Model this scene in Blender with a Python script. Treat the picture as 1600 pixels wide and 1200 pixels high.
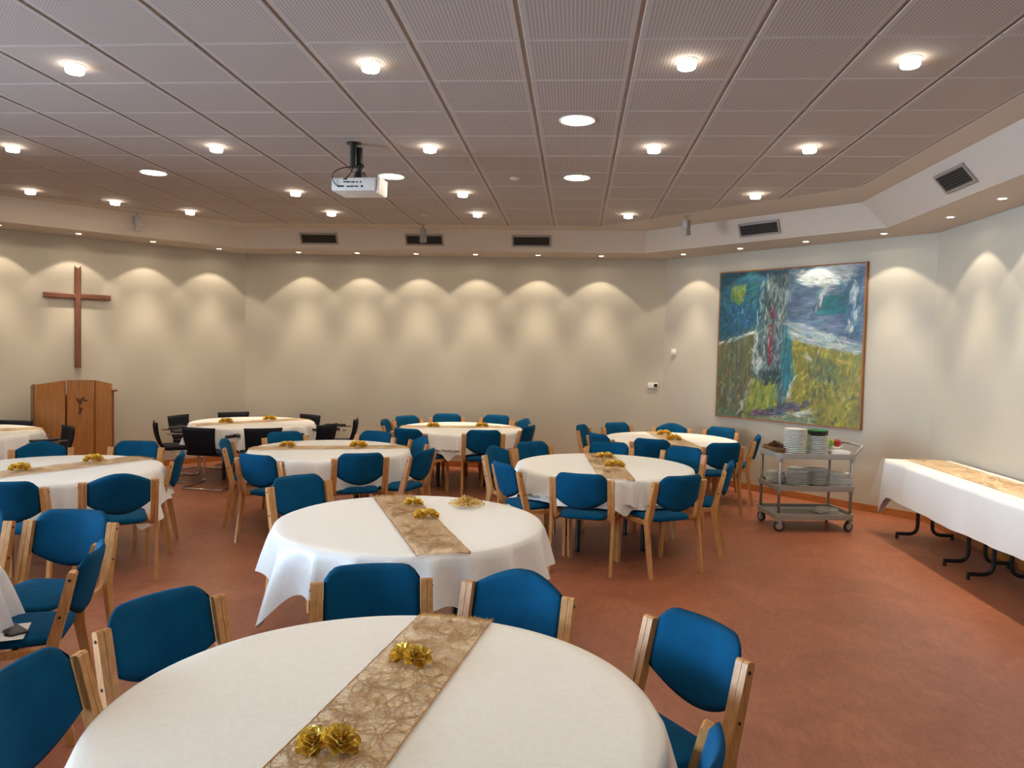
import bpy, bmesh, math, random
import numpy as np
from mathutils import Vector, Matrix

for o in list(bpy.data.objects):
    bpy.data.objects.remove(o)
scene = bpy.context.scene
COL = scene.collection
PI = math.pi

# ------------------------------------------------------------------ camera
EYE = 1.78
YAW, PITCH, ROLL = 0.08275, -0.04525, 0.02282
cd = bpy.data.cameras.new('camera'); cd.sensor_width = 36.0; cd.lens = 36.0 * 1191.14 / 1600.0
cd.clip_start = 0.05; cd.clip_end = 200
cam = bpy.data.objects.new('camera', cd); COL.objects.link(cam)
fw = Vector((-math.sin(YAW) * math.cos(PITCH), math.cos(YAW) * math.cos(PITCH), math.sin(PITCH)))
rt = Vector((math.cos(YAW), math.sin(YAW), 0)); up = rt.cross(fw)
r2 = rt * math.cos(ROLL) + up * math.sin(ROLL); u2 = up * math.cos(ROLL) - rt * math.sin(ROLL)
cam.matrix_world = Matrix(((r2.x, u2.x, -fw.x, 0), (r2.y, u2.y, -fw.y, 0), (r2.z, u2.z, -fw.z, EYE), (0, 0, 0, 1)))
scene.camera = cam

# ------------------------------------------------------------------ world, exposure
SKY = 25.0           # overcast daylight outside the windows
DRUM = 265.0         # glowing ceiling drums
BIGL = 26.0          # recessed round ceiling lamps
SPOT = 105.0         # wall washers in the soffit
world = bpy.data.worlds.new('overcast_sky'); scene.world = world; world.use_nodes = True
bg = world.node_tree.nodes['Background']
bg.inputs['Color'].default_value = (0.55, 0.76, 1.0, 1); bg.inputs['Strength'].default_value = SKY
vs = scene.view_settings
vs.view_transform = 'Standard'; vs.look = 'None'; vs.gamma = 1.0; vs.use_curve_mapping = False
vs.exposure = 0.3
cy = scene.cycles; cy.max_bounces = 8; cy.diffuse_bounces = 5; cy.glossy_bounces = 3; cy.transmission_bounces = 4; cy.transparent_max_bounces = 8
# daylight portal filling the left window opening (guides sky light, emits nothing itself)
pl = bpy.data.lights.new('window_portal', 'AREA'); pl.shape = 'RECTANGLE'; pl.size = 7.4; pl.size_y = 2.3
pl.cycles.is_portal = True
po = bpy.data.objects.new('window_portal', pl); COL.objects.link(po)
po.location = (-8.06, 0.7, 1.6); po.rotation_euler = (PI / 2, 0, -PI / 2)

# ------------------------------------------------------------------ materials
def srgb(r, g, b):
    f = lambda c: ((c / 255.0) / 12.92 if c / 255.0 <= 0.04045 else ((c / 255.0 + 0.055) / 1.055) ** 2.4)
    return (f(r), f(g), f(b), 1.0)

class NT:
    def __init__(self, name):
        self.m = bpy.data.materials.new(name); self.m.use_nodes = True
        self.t = self.m.node_tree; self.b = self.t.nodes['Principled BSDF']; self.out = self.t.nodes['Material Output']
    def n(self, typ, **kw):
        nd = self.t.nodes.new(typ)
        for k, v in kw.items():
            if k in nd.inputs: nd.inputs[k].default_value = v
            else: setattr(nd, k, v)
        return nd
    def l(self, a, b): self.t.links.new(a, b)
    def set(self, **kw):
        for k, v in kw.items(): self.b.inputs[k.replace('_', ' ')].default_value = v
        return self
    def ramp(self, fac, stops):
        r = self.n('ShaderNodeValToRGB'); e = r.color_ramp.elements
        e[0].position, e[0].color = stops[0]; e[1].position, e[1].color = stops[-1]
        for p, c in stops[1:-1]:
            x = e.new(p); x.color = c
        self.l(fac, r.inputs['Fac']); return r
    def noise(self, scale, detail=4, rough=0.5, coord='Object', stretch=None, dist=0.0):
        tc = self.n('ShaderNodeTexCoord'); src = tc.outputs[coord]
        if stretch:
            mp = self.n('ShaderNodeMapping'); mp.inputs['Scale'].default_value = stretch; self.l(src, mp.inputs['Vector']); src = mp.outputs['Vector']
        nz = self.n('ShaderNodeTexNoise'); nz.inputs['Scale'].default_value = scale; nz.inputs['Detail'].default_value = detail
        nz.inputs['Roughness'].default_value = rough; nz.inputs['Distortion'].default_value = dist
        self.l(src, nz.inputs['Vector']); return nz
    def bump(self, h, strength, dist=0.002):
        b = self.n('ShaderNodeBump'); b.inputs['Strength'].default_value = strength; b.inputs['Distance'].default_value = dist
        self.l(h, b.inputs['Height']); self.l(b.outputs['Normal'], self.b.inputs['Normal'])

def plain(name, col, rough=0.5, metal=0.0, spec=0.5, var=0.06, scale=30):
    m = NT(name); m.set(Roughness=rough, Metallic=metal); m.b.inputs['Specular IOR Level'].default_value = spec
    nz = m.noise(scale, 3)
    lo = tuple(c * (1 - var) for c in col[:3]) + (1,); hi = tuple(min(1, c * (1 + var)) for c in col[:3]) + (1,)
    r = m.ramp(nz.outputs['Fac'], [(0.3, lo), (0.7, hi)]); m.l(r.outputs['Color'], m.b.inputs['Base Color'])
    return m.m

def wood(name, dark, light, stretch, scale=6, rough=0.4):
    m = NT(name); m.set(Roughness=rough)
    nz = m.noise(scale, 6, 0.6, stretch=stretch, dist=0.6)
    r = m.ramp(nz.outputs['Fac'], [(0.3, dark), (0.7, light)]); m.l(r.outputs['Color'], m.b.inputs['Base Color'])
    m.bump(nz.outputs['Fac'], 0.08, 0.001); return m.m

def emit(name, col, strength):
    m = NT(name); m.set(Base_Color=col, Roughness=0.4)
    m.b.inputs['Emission Color'].default_value = col; m.b.inputs['Emission Strength'].default_value = strength
    return m.m

M = {}
# terracotta linoleum
m = NT('terracotta_linoleum'); m.set(Roughness=0.36); m.b.inputs['Specular IOR Level'].default_value = 0.4
n1 = m.noise(2.2, 8, 0.62, dist=0.8); n2 = m.noise(26, 5, 0.7, stretch=(1, 0.35, 1), dist=1.2)
mx = m.n('ShaderNodeMath', operation='MULTIPLY_ADD'); m.l(n1.outputs['Fac'], mx.inputs[0]); mx.inputs[1].default_value = 0.45
m2 = m.n('ShaderNodeMath', operation='MULTIPLY'); m.l(n2.outputs['Fac'], m2.inputs[0]); m2.inputs[1].default_value = 0.55
m.l(m2.outputs[0], mx.inputs[2])
r = m.ramp(mx.outputs[0], [(0.32, srgb(132, 78, 55)), (0.5, srgb(155, 94, 67)), (0.68, srgb(176, 112, 84))])
m.l(r.outputs['Color'], m.b.inputs['Base Color']); m.bump(n2.outputs['Fac'], 0.02, 0.002)
M['floor'] = m.m
# painted walls
m = NT('cream_wall_paint'); m.set(Roughness=0.75); m.b.inputs['Specular IOR Level'].default_value = 0.25
n1 = m.noise(0.7, 3); n2 = m.noise(140, 3)
r = m.ramp(n1.outputs['Fac'], [(0.3, srgb(183, 176, 160)), (0.7, srgb(191, 184, 168))]); m.l(r.outputs['Color'], m.b.inputs['Base Color'])
m.bump(n2.outputs['Fac'], 0.12, 0.001); M['wall'] = m.m
M['plaster'] = plain('white_ceiling_plaster', srgb(188, 176, 163), 0.8, spec=0.2, var=0.015, scale=2)
M['groove'] = plain('ceiling_grid_groove', srgb(180, 170, 162), 0.8, spec=0.2)
# perforated tiles (Object coordinates of a shared tile mesh)
m = NT('perforated_ceiling_tile'); m.set(Roughness=0.85); m.b.inputs['Specular IOR Level'].default_value = 0.2
tc = m.n('ShaderNodeTexCoord'); sp = m.n('ShaderNodeSeparateXYZ'); m.l(tc.outputs['Object'], sp.inputs[0])
def mathn(op, a, b=None):
    nd = m.n('ShaderNodeMath', operation=op)
    if isinstance(a, (int, float)): nd.inputs[0].default_value = a
    else: m.l(a, nd.inputs[0])
    if b is not None:
        if isinstance(b, (int, float)): nd.inputs[1].default_value = b
        else: m.l(b, nd.inputs[1])
    return nd.outputs[0]
def holes(ax):
    s = mathn('DIVIDE', sp.outputs[ax], 0.02); fr = mathn('FRACT', mathn('ADD', s, 100.0)); return mathn('SUBTRACT', fr, 0.5)
hx, hy = holes(0), holes(1)
d2 = mathn('SQRT', mathn('ADD', mathn('MULTIPLY', hx, hx), mathn('MULTIPLY', hy, hy)))
inside = mathn('LESS_THAN', d2, 0.29)
bord = mathn('LESS_THAN', mathn('MAXIMUM', mathn('MULTIPLY', mathn('ABSOLUTE', sp.outputs[0]), 1.077), mathn('ABSOLUTE', sp.outputs[1])), 0.2815)
hole = mathn('MULTIPLY', inside, bord)
r = m.ramp(hole, [(0.0, srgb(177, 165, 156)), (1.0, srgb(138, 127, 119))]); m.l(r.outputs['Color'], m.b.inputs['Base Color'])
inv = mathn('SUBTRACT', 1.0, hole); m.bump(inv, 0.5, 0.003)
M['tile'] = m.m
M['drum'] = emit('glowing_opal_glass', (1.0, 0.87, 0.70, 1), DRUM)
M['drumside'] = emit('glowing_opal_glass_side', (1.0, 0.90, 0.76, 1), 16.0)
M['biglens'] = emit('glowing_recessed_diffuser', (1.0, 0.93, 0.72, 1), BIGL)
M['lens'] = emit('glowing_downlight_lens', (1.0, 0.85, 0.62, 1), 14.0)
M['whitemetal'] = plain('white_enamelled_metal', srgb(228, 224, 214), 0.4)
M['baseboard'] = wood('orange_beech_baseboard', srgb(150, 88, 40), srgb(190, 122, 62), (3, 3, 30), 3, 0.35)
M['beech'] = wood('lacquered_beech', srgb(176, 118, 62), srgb(209, 155, 96), (12, 12, 1.6), 5, 0.36)
M['beechend'] = wood('beech_seat_rail', srgb(182, 124, 68), srgb(212, 160, 102), (12, 1.6, 12), 5, 0.36)
M['lectern'] = wood('honey_oak_veneer', srgb(152, 98, 48), srgb(182, 124, 66), (9, 9, 0.8), 4, 0.35)
M['lecterndark'] = wood('darker_oak_edge', srgb(118, 72, 34), srgb(144, 92, 46), (9, 9, 0.8), 4, 0.4)
M['inlay'] = plain('dark_carved_inlay', srgb(84, 44, 18), 0.5)
M['crosswood'] = wood('reddish_brown_cross_wood', srgb(96, 56, 40), srgb(128, 80, 58), (10, 10, 1.5), 5, 0.45)
# blue wool
m = NT('petrol_blue_wool'); m.set(Roughness=0.9); m.b.inputs['Specular IOR Level'].default_value = 0.15
m.b.inputs['Sheen Weight'].default_value = 0.05; m.b.inputs['Sheen Tint'].default_value = srgb(90, 170, 220)
n1 = m.noise(9, 4); n2 = m.noise(420, 2)
r = m.ramp(n1.outputs['Fac'], [(0.3, srgb(0, 66, 100)), (0.7, srgb(1, 78, 116))]); m.l(r.outputs['Color'], m.b.inputs['Base Color'])
m.bump(n2.outputs['Fac'], 0.25, 0.001); M['wool'] = m.m
M['bolt'] = plain('dark_bolt_head', srgb(46, 32, 24), 0.4, 0.4)
M['blackplastic'] = plain('black_plastic', srgb(24, 25, 29), 0.45)
M['blackfabric'] = plain('black_mesh_fabric', srgb(22, 24, 32), 0.8, spec=0.2, scale=300)
M['chrome'] = plain('chromed_tube', srgb(205, 205, 208), 0.16, 1.0)
M['blackmetal'] = plain('black_painted_steel', srgb(28, 27, 27), 0.4, 0.2)
M['tabletop'] = wood('table_top_laminate', srgb(150, 130, 100), srgb(170, 150, 120), (1, 8, 1), 4, 0.5)
# white damask
def damask(name, tint, rough_lo, rough_hi, patt):
    global m
    m = NT(name); m.b.inputs['Specular IOR Level'].default_value = 0.5
    nz = m.noise(22, 2, 0.5, dist=2.2)
    rp = m.ramp(nz.outputs['Fac'], [(0.47, (0, 0, 0, 1)), (0.53, (1, 1, 1, 1))])
    mr = m.n('ShaderNodeMapRange'); m.l(rp.outputs['Color'], mr.inputs['Value'])
    mr.inputs['To Min'].default_value = rough_lo; mr.inputs['To Max'].default_value = rough_hi
    m.l(mr.outputs['Result'], m.b.inputs['Roughness'])
    c0 = tuple(c * (1 - patt) for c in tint[:3]) + (1,)
    r = m.ramp(rp.outputs['Color'], [(0, c0), (1, tint)]); m.l(r.outputs['Color'], m.b.inputs['Base Color'])
    wv = m.noise(500, 2); m.bump(wv.outputs['Fac'], 0.1, 0.0006)
    m.b.inputs['Sheen Weight'].default_value = 0.1
    return m.m
M['damask'] = damask('ivory_damask_cloth', srgb(240, 234, 222), 0.45, 0.62, 0.035)
M['satin'] = damask('white_satin_damask', srgb(240, 237, 232), 0.33, 0.44, 0.03)
M['linen'] = damask('matte_white_cloth', srgb(240, 237, 230), 0.6, 0.7, 0.02)
# gold runner gauze
m = NT('gold_fibre_gauze'); m.set(Roughness=0.6)
nz = m.noise(48, 5, 0.65, dist=2.5)
r = m.ramp(nz.outputs['Fac'], [(0.3, srgb(230, 184, 106)), (0.7, srgb(250, 220, 156))]); m.l(r.outputs['Color'], m.b.inputs['Base Color'])
al = m.ramp(nz.outputs['Fac'], [(0.34, (0.70, 0.70, 0.70, 1)), (0.60, (0.22, 0.22, 0.22, 1))]); m.l(al.outputs['Color'], m.b.inputs['Alpha'])
M['gauze'] = m.m
M['thread'] = plain('gold_thread', srgb(162, 113, 52), 0.5, 0.0)
M['gold'] = plain('gold_foil', srgb(240, 204, 92), 0.34, 0.5, var=0.15, scale=60)
M['palegold'] = plain('pale_gold_beads', srgb(222, 182, 108), 0.35, 0.6, var=0.2, scale=90)
M['greyplastic'] = plain('grey_trolley_plastic', srgb(150, 146, 138), 0.45)
M['alu'] = plain('aluminium_tube', srgb(160, 158, 158), 0.35, 0.9)
M['rubber'] = plain('dark_rubber', srgb(38, 34, 34), 0.6)
M['hub'] = plain('grey_wheel_hub', srgb(150, 140, 134), 0.4)
M['china'] = plain('white_china', srgb(232, 230, 224), 0.15, var=0.01)
M['chinagrey'] = plain('greyish_china', srgb(220, 218, 210), 0.2, var=0.02)
M['darkplate'] = plain('dark_plate', srgb(46, 42, 44), 0.25)
M['greenplate'] = plain('green_plate', srgb(44, 138, 78), 0.3)
M['applegreen'] = plain('green_apple_skin', srgb(120, 160, 60), 0.3, var=0.2, scale=20)
M['red'] = plain('red_skin', srgb(170, 36, 44), 0.3, var=0.2, scale=20)
M['stem'] = plain('brown_stem', srgb(70, 50, 30), 0.7)
M['wicker'] = wood('brown_wicker', srgb(70, 44, 24), srgb(150, 104, 60), (20, 20, 20), 4, 0.6)
M['projector'] = plain('off_white_projector_shell', srgb(214, 210, 204), 0.4)
M['port'] = plain('black_port', srgb(18, 18, 20), 0.5)
M['greyspk'] = plain('grey_loudspeaker_shell', srgb(150, 143, 136), 0.5)
M['ventframe'] = plain('grey_vent_frame', srgb(140, 130, 120), 0.5)
M['ventdark'] = plain('dark_vent_duct', srgb(26, 24, 22), 0.7)
M['slat'] = plain('dark_grey_slat', srgb(74, 68, 62), 0.5, 0.3)
M['canvasedge'] = wood('ochre_wooden_frame', srgb(120, 74, 32), srgb(152, 98, 46), (10, 10, 1), 4, 0.5)
M['windowframe'] = plain('white_window_frame', srgb(230, 230, 228), 0.4)
m = NT('window_glass'); nt = m.t
tr = m.n('ShaderNodeBsdfTransparent'); gl = m.n('ShaderNodeBsdfGlossy'); gl.inputs['Roughness'].default_value = 0.02
fr = m.n('ShaderNodeFresnel'); fr.inputs['IOR'].default_value = 1.45; ms = m.n('ShaderNodeMixShader')
m.l(fr.outputs[0], ms.inputs[0]); m.l(tr.outputs[0], ms.inputs[1]); m.l(gl.outputs[0], ms.inputs[2]); m.l(ms.outputs[0], m.out.inputs['Surface'])
M['glass'] = m.m
m = NT('clear_vinyl')
tr = m.n('ShaderNodeBsdfTransparent'); ms = m.n('ShaderNodeMixShader'); ms.inputs[0].default_value = 0.16
m.set(Base_Color=srgb(232, 232, 230), Roughness=0.15); m.l(tr.outputs[0], ms.inputs[1]); m.l(m.b.outputs[0], ms.inputs[2]); m.l(ms.outputs[0], m.out.inputs['Surface'])
M['vinyl'] = m.m

# ------------------------------------------------------------------ mesh helpers
class MB:
    def __init__(self): self.v = []; self.f = []; self.mi = []
    def add(self, vs, fs, mi=0):
        o = len(self.v); self.v += [tuple(p) for p in vs]
        for f in fs: self.f.append(tuple(i + o for i in f)); self.mi.append(mi)
        return self
    def box(self, c, s, rot=None, mi=0):
        x, y, z = s[0] / 2, s[1] / 2, s[2] / 2
        vs = [Vector(p) for p in ((-x, -y, -z), (x, -y, -z), (x, y, -z), (-x, y, -z), (-x, -y, z), (x, -y, z), (x, y, z), (-x, y, z))]
        if rot is not None: vs = [rot @ p for p in vs]
        vs = [p + Vector(c) for p in vs]
        return self.add(vs, [(0, 3, 2, 1), (4, 5, 6, 7), (0, 1, 5, 4), (1, 2, 6, 5), (2, 3, 7, 6), (3, 0, 4, 7)], mi)
    def rbox(self, c, s, r, rot=None, seg=2, mi=0):
        bm = bmesh.new(); bmesh.ops.create_cube(bm, size=1.0)
        for v in bm.verts: v.co = Vector((v.co.x * s[0], v.co.y * s[1], v.co.z * s[2]))
        bmesh.ops.bevel(bm, geom=bm.edges[:], offset=r, segments=seg, affect='EDGES', profile=0.5)
        bm.verts.index_update()
        vs = [(rot @ v.co if rot is not None else v.co.copy()) + Vector(c) for v in bm.verts]
        fs = [tuple(v.index for v in f.verts) for f in bm.faces]; bm.free()
        return self.add(vs, fs, mi)
    def lathe(self, prof, n=24, c=(0, 0, 0), rot=None, mi=0):
        vs = []; fs = []; k = len(prof)
        for r, z in prof:
            for i in range(n):
                a = 2 * PI * i / n; p = Vector((r * math.cos(a), r * math.sin(a), z))
                if rot is not None: p = rot @ p
                vs.append(p + Vector(c))
        for j in range(k - 1):
            for i in range(n):
                i2 = (i + 1) % n; fs.append((j * n + i, j * n + i2, (j + 1) * n + i2, (j + 1) * n + i))
        if prof[0][0] > 1e-6: fs.append(tuple(range(n - 1, -1, -1)))
        if prof[-1][0] > 1e-6: fs.append(tuple((k - 1) * n + i for i in range(n)))
        return self.add(vs, fs, mi)
    def tube(self, pts, r, n=8, closed=False, mi=0):
        pts = [Vector(p) for p in pts]; k = len(pts); vs = []; fs = []
        rr = r if isinstance(r, (list, tuple)) else [r] * k
        N = None
        for i, p in enumerate(pts):
            a = pts[i - 1] if (i > 0 or closed) else p; b = pts[(i + 1) % k] if (i < k - 1 or closed) else p
            t = (b - a).normalized()
            if N is None:
                N = t.orthogonal().normalized()
            else:
                N = (N - t * N.dot(t)); N = N.normalized() if N.length > 1e-6 else t.orthogonal().normalized()
            B = t.cross(N)
            for j in range(n):
                q = 2 * PI * j / n; vs.append(p + (N * math.cos(q) + B * math.sin(q)) * rr[i])
        m_ = k if closed else k - 1
        for i in range(m_):
            for j in range(n):
                j2 = (j + 1) % n; i2 = (i + 1) % k
                fs.append((i * n + j, i * n + j2, i2 * n + j2, i2 * n + j))
        if not closed:
            fs.append(tuple(range(n - 1, -1, -1))); fs.append(tuple((k - 1) * n + j for j in range(n)))
        return self.add(vs, fs, mi)
    def strip2d(self, path, thick, x0, x1):
        """flat lamella: path of (y, z) with in-plane thickness, extruded from x0 to x1"""
        k = len(path); L = []; Rr = []
        for i in range(k):
            a = path[max(0, i - 1)]; b = path[min(k - 1, i + 1)]
            d = Vector((b[0] - a[0], b[1] - a[1])).normalized(); n = Vector((-d.y, d.x)); t = thick[i] / 2
            L.append((path[i][0] + n.x * t, path[i][1] + n.y * t)); Rr.append((path[i][0] - n.x * t, path[i][1] - n.y * t))
        vs = []
        for i in range(k):
            vs += [(x0, *L[i]), (x1, *L[i]), (x1, *Rr[i]), (x0, *Rr[i])]
        fs = []
        for i in range(k - 1):
            o = 4 * i; p = o + 4
            for j in range(4):
                j2 = (j + 1) % 4; fs.append((o + j, o + j2, p + j2, p + j))
        fs.append((3, 2, 1, 0)); o = 4 * (k - 1); fs.append((o, o + 1, o + 2, o + 3))
        return self.add(vs, fs)
    def poly(self, pts, h0, h1):
        """vertical prism over a plan polygon"""
        k = len(pts); vs = [(x, y, h0) for x, y in pts] + [(x, y, h1) for x, y in pts]
        fs = [tuple(range(k - 1, -1, -1)), tuple(range(k, 2 * k))]
        for i in range(k):
            j = (i + 1) % k; fs.append((i, j, k + j, k + i))
        return self.add(vs, fs)
    def mesh(self, name, *mats, smooth=False, fix=True):
        me = bpy.data.meshes.new(name); me.from_pydata(self.v, [], self.f)
        for mt in mats: me.materials.append(M[mt] if isinstance(mt, str) else mt)
        if len(mats) > 1: me.polygons.foreach_set('material_index', self.mi)
        if fix:
            bm = bmesh.new(); bm.from_mesh(me); bmesh.ops.recalc_face_normals(bm, faces=bm.faces[:]); bm.to_mesh(me); bm.free()
        if smooth is True: me.polygons.foreach_set('use_smooth', [True] * len(me.polygons))
        elif smooth:
            me.polygons.foreach_set('use_smooth', [True] * len(me.polygons)); me.set_sharp_from_angle(angle=smooth)
        me.update(); return me

def inst(name, me, parent=None, loc=(0, 0, 0), rot=(0, 0, 0), scale=None):
    o = bpy.data.objects.new(name, me); COL.objects.link(o); o.location = loc; o.rotation_euler = rot
    if scale: o.scale = scale
    if parent is not None: o.parent = parent
    return o
def tag(o, label, cat, group=None, kind=None):
    if label: o['label'] = label
    if cat: o['category'] = cat
    if group: o['group'] = group
    if kind: o['kind'] = kind
    return o
def thing(name, label, cat, loc=(0, 0, 0), rz=0.0, group=None):
    o = inst(name, None, None, loc, (0, 0, rz)); o.empty_display_size = 0.05
    return tag(o, label, cat, group)
def struct(name, mb, *mats, smooth=False, parent=None):
    o = inst(name, mb.mesh(name, *mats, smooth=smooth), parent)
    if parent is None: o['kind'] = 'structure'
    return o
AUTO = math.radians(35)

# ------------------------------------------------------------------ room shell
ZS, ZC = EYE + 1.356, EYE + 1.633           # soffit height, tiled ceiling height
WALL = [(3.85, -4.0), (3.85, 8.6), (1.28, 11.3), (-5.05, 11.3), (-8.0, 8.06), (-8.0, -4.0)]
SOF = [(3.2, -3.35), (3.2, 8.3), (0.9, 10.6), (-4.766, 10.6), (-7.35, 7.76), (-7.35, -3.35)]
FOLD = [(2.96, -3.1), (2.96, 8.39), (0.9, 10.45), (-4.68, 10.45), (-7.10, 7.83), (-7.10, -3.1)]
TX, TY, TP = -0.32637, 4.09487, 0.6         # tile grid origin and pitch
TED = [(TX + 5 * TP, TY - 9 * TP), (TX + 5 * TP, 7.64), (TX + TP, TY + 10 * TP), (TX - 7 * TP, TY + 10 * TP), (TX - 11 * TP, 7.695), (TX - 11 * TP, TY - 9 * TP)]

fl = MB(); fl.poly([(x * 1.0 + (0.1 if x > 0 else -0.1), y + (0.1 if y > 0 else -0.1)) for x, y in WALL], -0.1, 0.0)
struct('floor', fl, 'floor')

def wall_seg(a, b, z0, z1, th=0.12):
    d = Vector((b[0] - a[0], b[1] - a[1])).normalized(); n = Vector((d.y, -d.x))   # outward for this winding
    mb = MB(); mb.poly([a, b, (b[0] + n.x * th, b[1] + n.y * th), (a[0] + n.x * th, a[1] + n.y * th)], z0, z1); return mb
names = ['wall_right', 'wall_right_angled', 'wall_back', 'wall_left_angled']
for i, nm in enumerate(names):
    struct(nm, wall_seg(WALL[i], WALL[i + 1], 0.0, ZS + 0.02), 'wall')
# the wall behind the photographer
struct('wall_front', wall_seg(WALL[5], WALL[0], 0.0, ZS + 0.02), 'wall')
# left wall with its window opening
WY0, WY1, WZ0, WZ1 = -3.0, 4.4, 0.45, 2.75
wl = MB()
X0, X1 = -8.12, -8.0
wl.box(((X0 + X1) / 2, (8.06 + WY1) / 2, ZS / 2), (0.12, 8.06 - WY1, ZS))
wl.box(((X0 + X1) / 2, (-4 + WY0) / 2, ZS / 2), (0.12, WY0 + 4, ZS))
wl.box(((X0 + X1) / 2, (WY0 + WY1) / 2, WZ0 / 2), (0.12, WY1 - WY0, WZ0))
wl.box(((X0 + X1) / 2, (WY0 + WY1) / 2, (WZ1 + ZS) / 2), (0.12, WY1 - WY0, ZS - WZ1))
struct('wall_left', wl, 'wall')
win = inst('window_1', None); win['kind'] = 'structure'
fm = MB()
for y in (WY0 + 0.03, WY1 - 0.03): fm.box((-8.06, y, (WZ0 + WZ1) / 2), (0.07, 0.06, WZ1 - WZ0))
for z in (WZ0 + 0.03, WZ1 - 0.03): fm.box((-8.06, (WY0 + WY1) / 2, z), (0.07, WY1 - WY0 - 0.12, 0.06))
NP = 5; pw = (WY1 - WY0) / NP
for k in range(1, NP): fm.box((-8.06, WY0 + pw * k, (WZ0 + WZ1) / 2), (0.07, 0.06, WZ1 - WZ0 - 0.12))
inst('window_frame', fm.mesh('window_frame', 'windowframe'), win)
pm = MB().box((0, 0, 0), (0.006, pw - 0.08, WZ1 - WZ0 - 0.14)).mesh('pane', 'glass')
for k in range(NP): inst('pane', pm, win, (-8.06, WY0 + pw * (k + 0.5), (WZ0 + WZ1) / 2))

# baseboards
for i, nm in enumerate(['baseboard_right', 'baseboard_right_angled', 'baseboard_back', 'baseboard_left_angled', 'baseboard_left']):
    a, b = Vector((*WALL[i], 0)), Vector((*WALL[i + 1], 0)); d = (b - a).normalized(); n = Vector((-d.y, d.x, 0))
    mb = MB(); q = [a, b, b + n * 0.014, a + n * 0.014]
    mb.poly([(p.x, p.y) for p in q], 0.0, 0.085); struct(nm, mb, 'baseboard')

# ceiling: plaster border, sloped bulkhead, soffit, and the slab above the tiles
ce = MB()
def ring(A, za, B, zb, mi=0):
    k = len(A)
    for i in range(k):
        j = (i + 1) % k
        ce.add([(*A[i], za), (*A[j], za), (*B[j], zb), (*B[i], zb)], [(0, 1, 2, 3)], mi)
ring(WALL, ZS, SOF, ZS); ring(SOF, ZS, FOLD, ZC); ring(FOLD, ZC, TED, ZC)
TED2 = TED
ring(TED, ZC, TED2, ZC + 0.012, 1)
ce.add([(*p, ZC + 0.012) for p in TED], [tuple(range(6))], 1)
OUTR = [(3.97, -4.12), (3.97, 8.65), (1.33, 11.42), (-5.1, 11.42), (-8.12, 8.1), (-8.12, -4.12)]
ce.add([(*p, ZC + 0.12) for p in OUTR], [tuple(range(6))], 0)
k_ = len(OUTR)
ring(OUTR, ZC + 0.12, OUTR, ZS); ring(OUTR, ZS, WALL, ZS)
ceil = inst('ceiling', ce.mesh('ceiling', 'plaster', 'groove', fix=False)); ceil['kind'] = 'structure'

# tiles, one by one
def clip(poly, a, b):
    """keep the part left of a->b"""
    out = []
    def side(p): return (b[0] - a[0]) * (p[1] - a[1]) - (b[1] - a[1]) * (p[0] - a[0])
    for i in range(len(poly)):
        p, q = poly[i], poly[(i + 1) % len(poly)]; sp_, sq = side(p), side(q)
        if sp_ >= 0: out.append(p)
        if (sp_ >= 0) != (sq >= 0):
            t = sp_ / (sp_ - sq); out.append((p[0] + (q[0] - p[0]) * t, p[1] + (q[1] - p[1]) * t))
    return out
TW, TH, TD = 0.578, 0.590, 0.010
def tile_mesh(poly):
    mb = MB(); k = len(poly)
    cx = sum(p[0] for p in poly) / k; cy = sum(p[1] for p in poly) / k
    inn = [(cx + (p[0] - cx) * 0.988, cy + (p[1] - cy) * 0.988) for p in poly]
    vs = [(x, y, 0.0) for x, y in inn] + [(x, y, 0.003) for x, y in poly] + [(x, y, TD) for x, y in poly]
    fs = [tuple(range(k))]
    for i in range(k):
        j = (i + 1) % k; fs += [(i, j, k + j, k + i), (k + i, k + j, 2 * k + j, 2 * k + i)]
    mb.add(vs, fs); return mb.mesh('ceiling_tile', 'tile')
full = [(-TW / 2, -TH / 2), (TW / 2, -TH / 2), (TW / 2, TH / 2), (-TW / 2, TH / 2)]
FULLT = tile_mesh(full)
edges = [(TED[1], TED[2]), (TED[3], TED[4])]
for rr in range(-9, 10):
    for cc in range(-11, 5):
        x, y = TX + TP * (cc + 0.5), TY + TP * (rr + 0.5); me = FULLT
        pol = [(p[0] + x, p[1] + y) for p in full]; c0 = len(pol); cl = pol
        for a, b in edges:
            d = Vector((b[0] - a[0], b[1] - a[1])).normalized(); n = Vector((-d.y, d.x)) * 0.008
            cl = clip(cl, (a[0] + n.x, a[1] + n.y), (b[0] + n.x, b[1] + n.y))
        if len(cl) < 3: continue
        if cl != pol:
            A = abs(sum(cl[i][0] * cl[(i + 1) % len(cl)][1] - cl[(i + 1) % len(cl)][0] * cl[i][1] for i in range(len(cl)))) / 2
            if A < 0.004: continue
            me = tile_mesh([(p[0] - x, p[1] - y) for p in cl])
        inst('ceiling_tile', me, ceil, (x, y, ZC))

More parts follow.
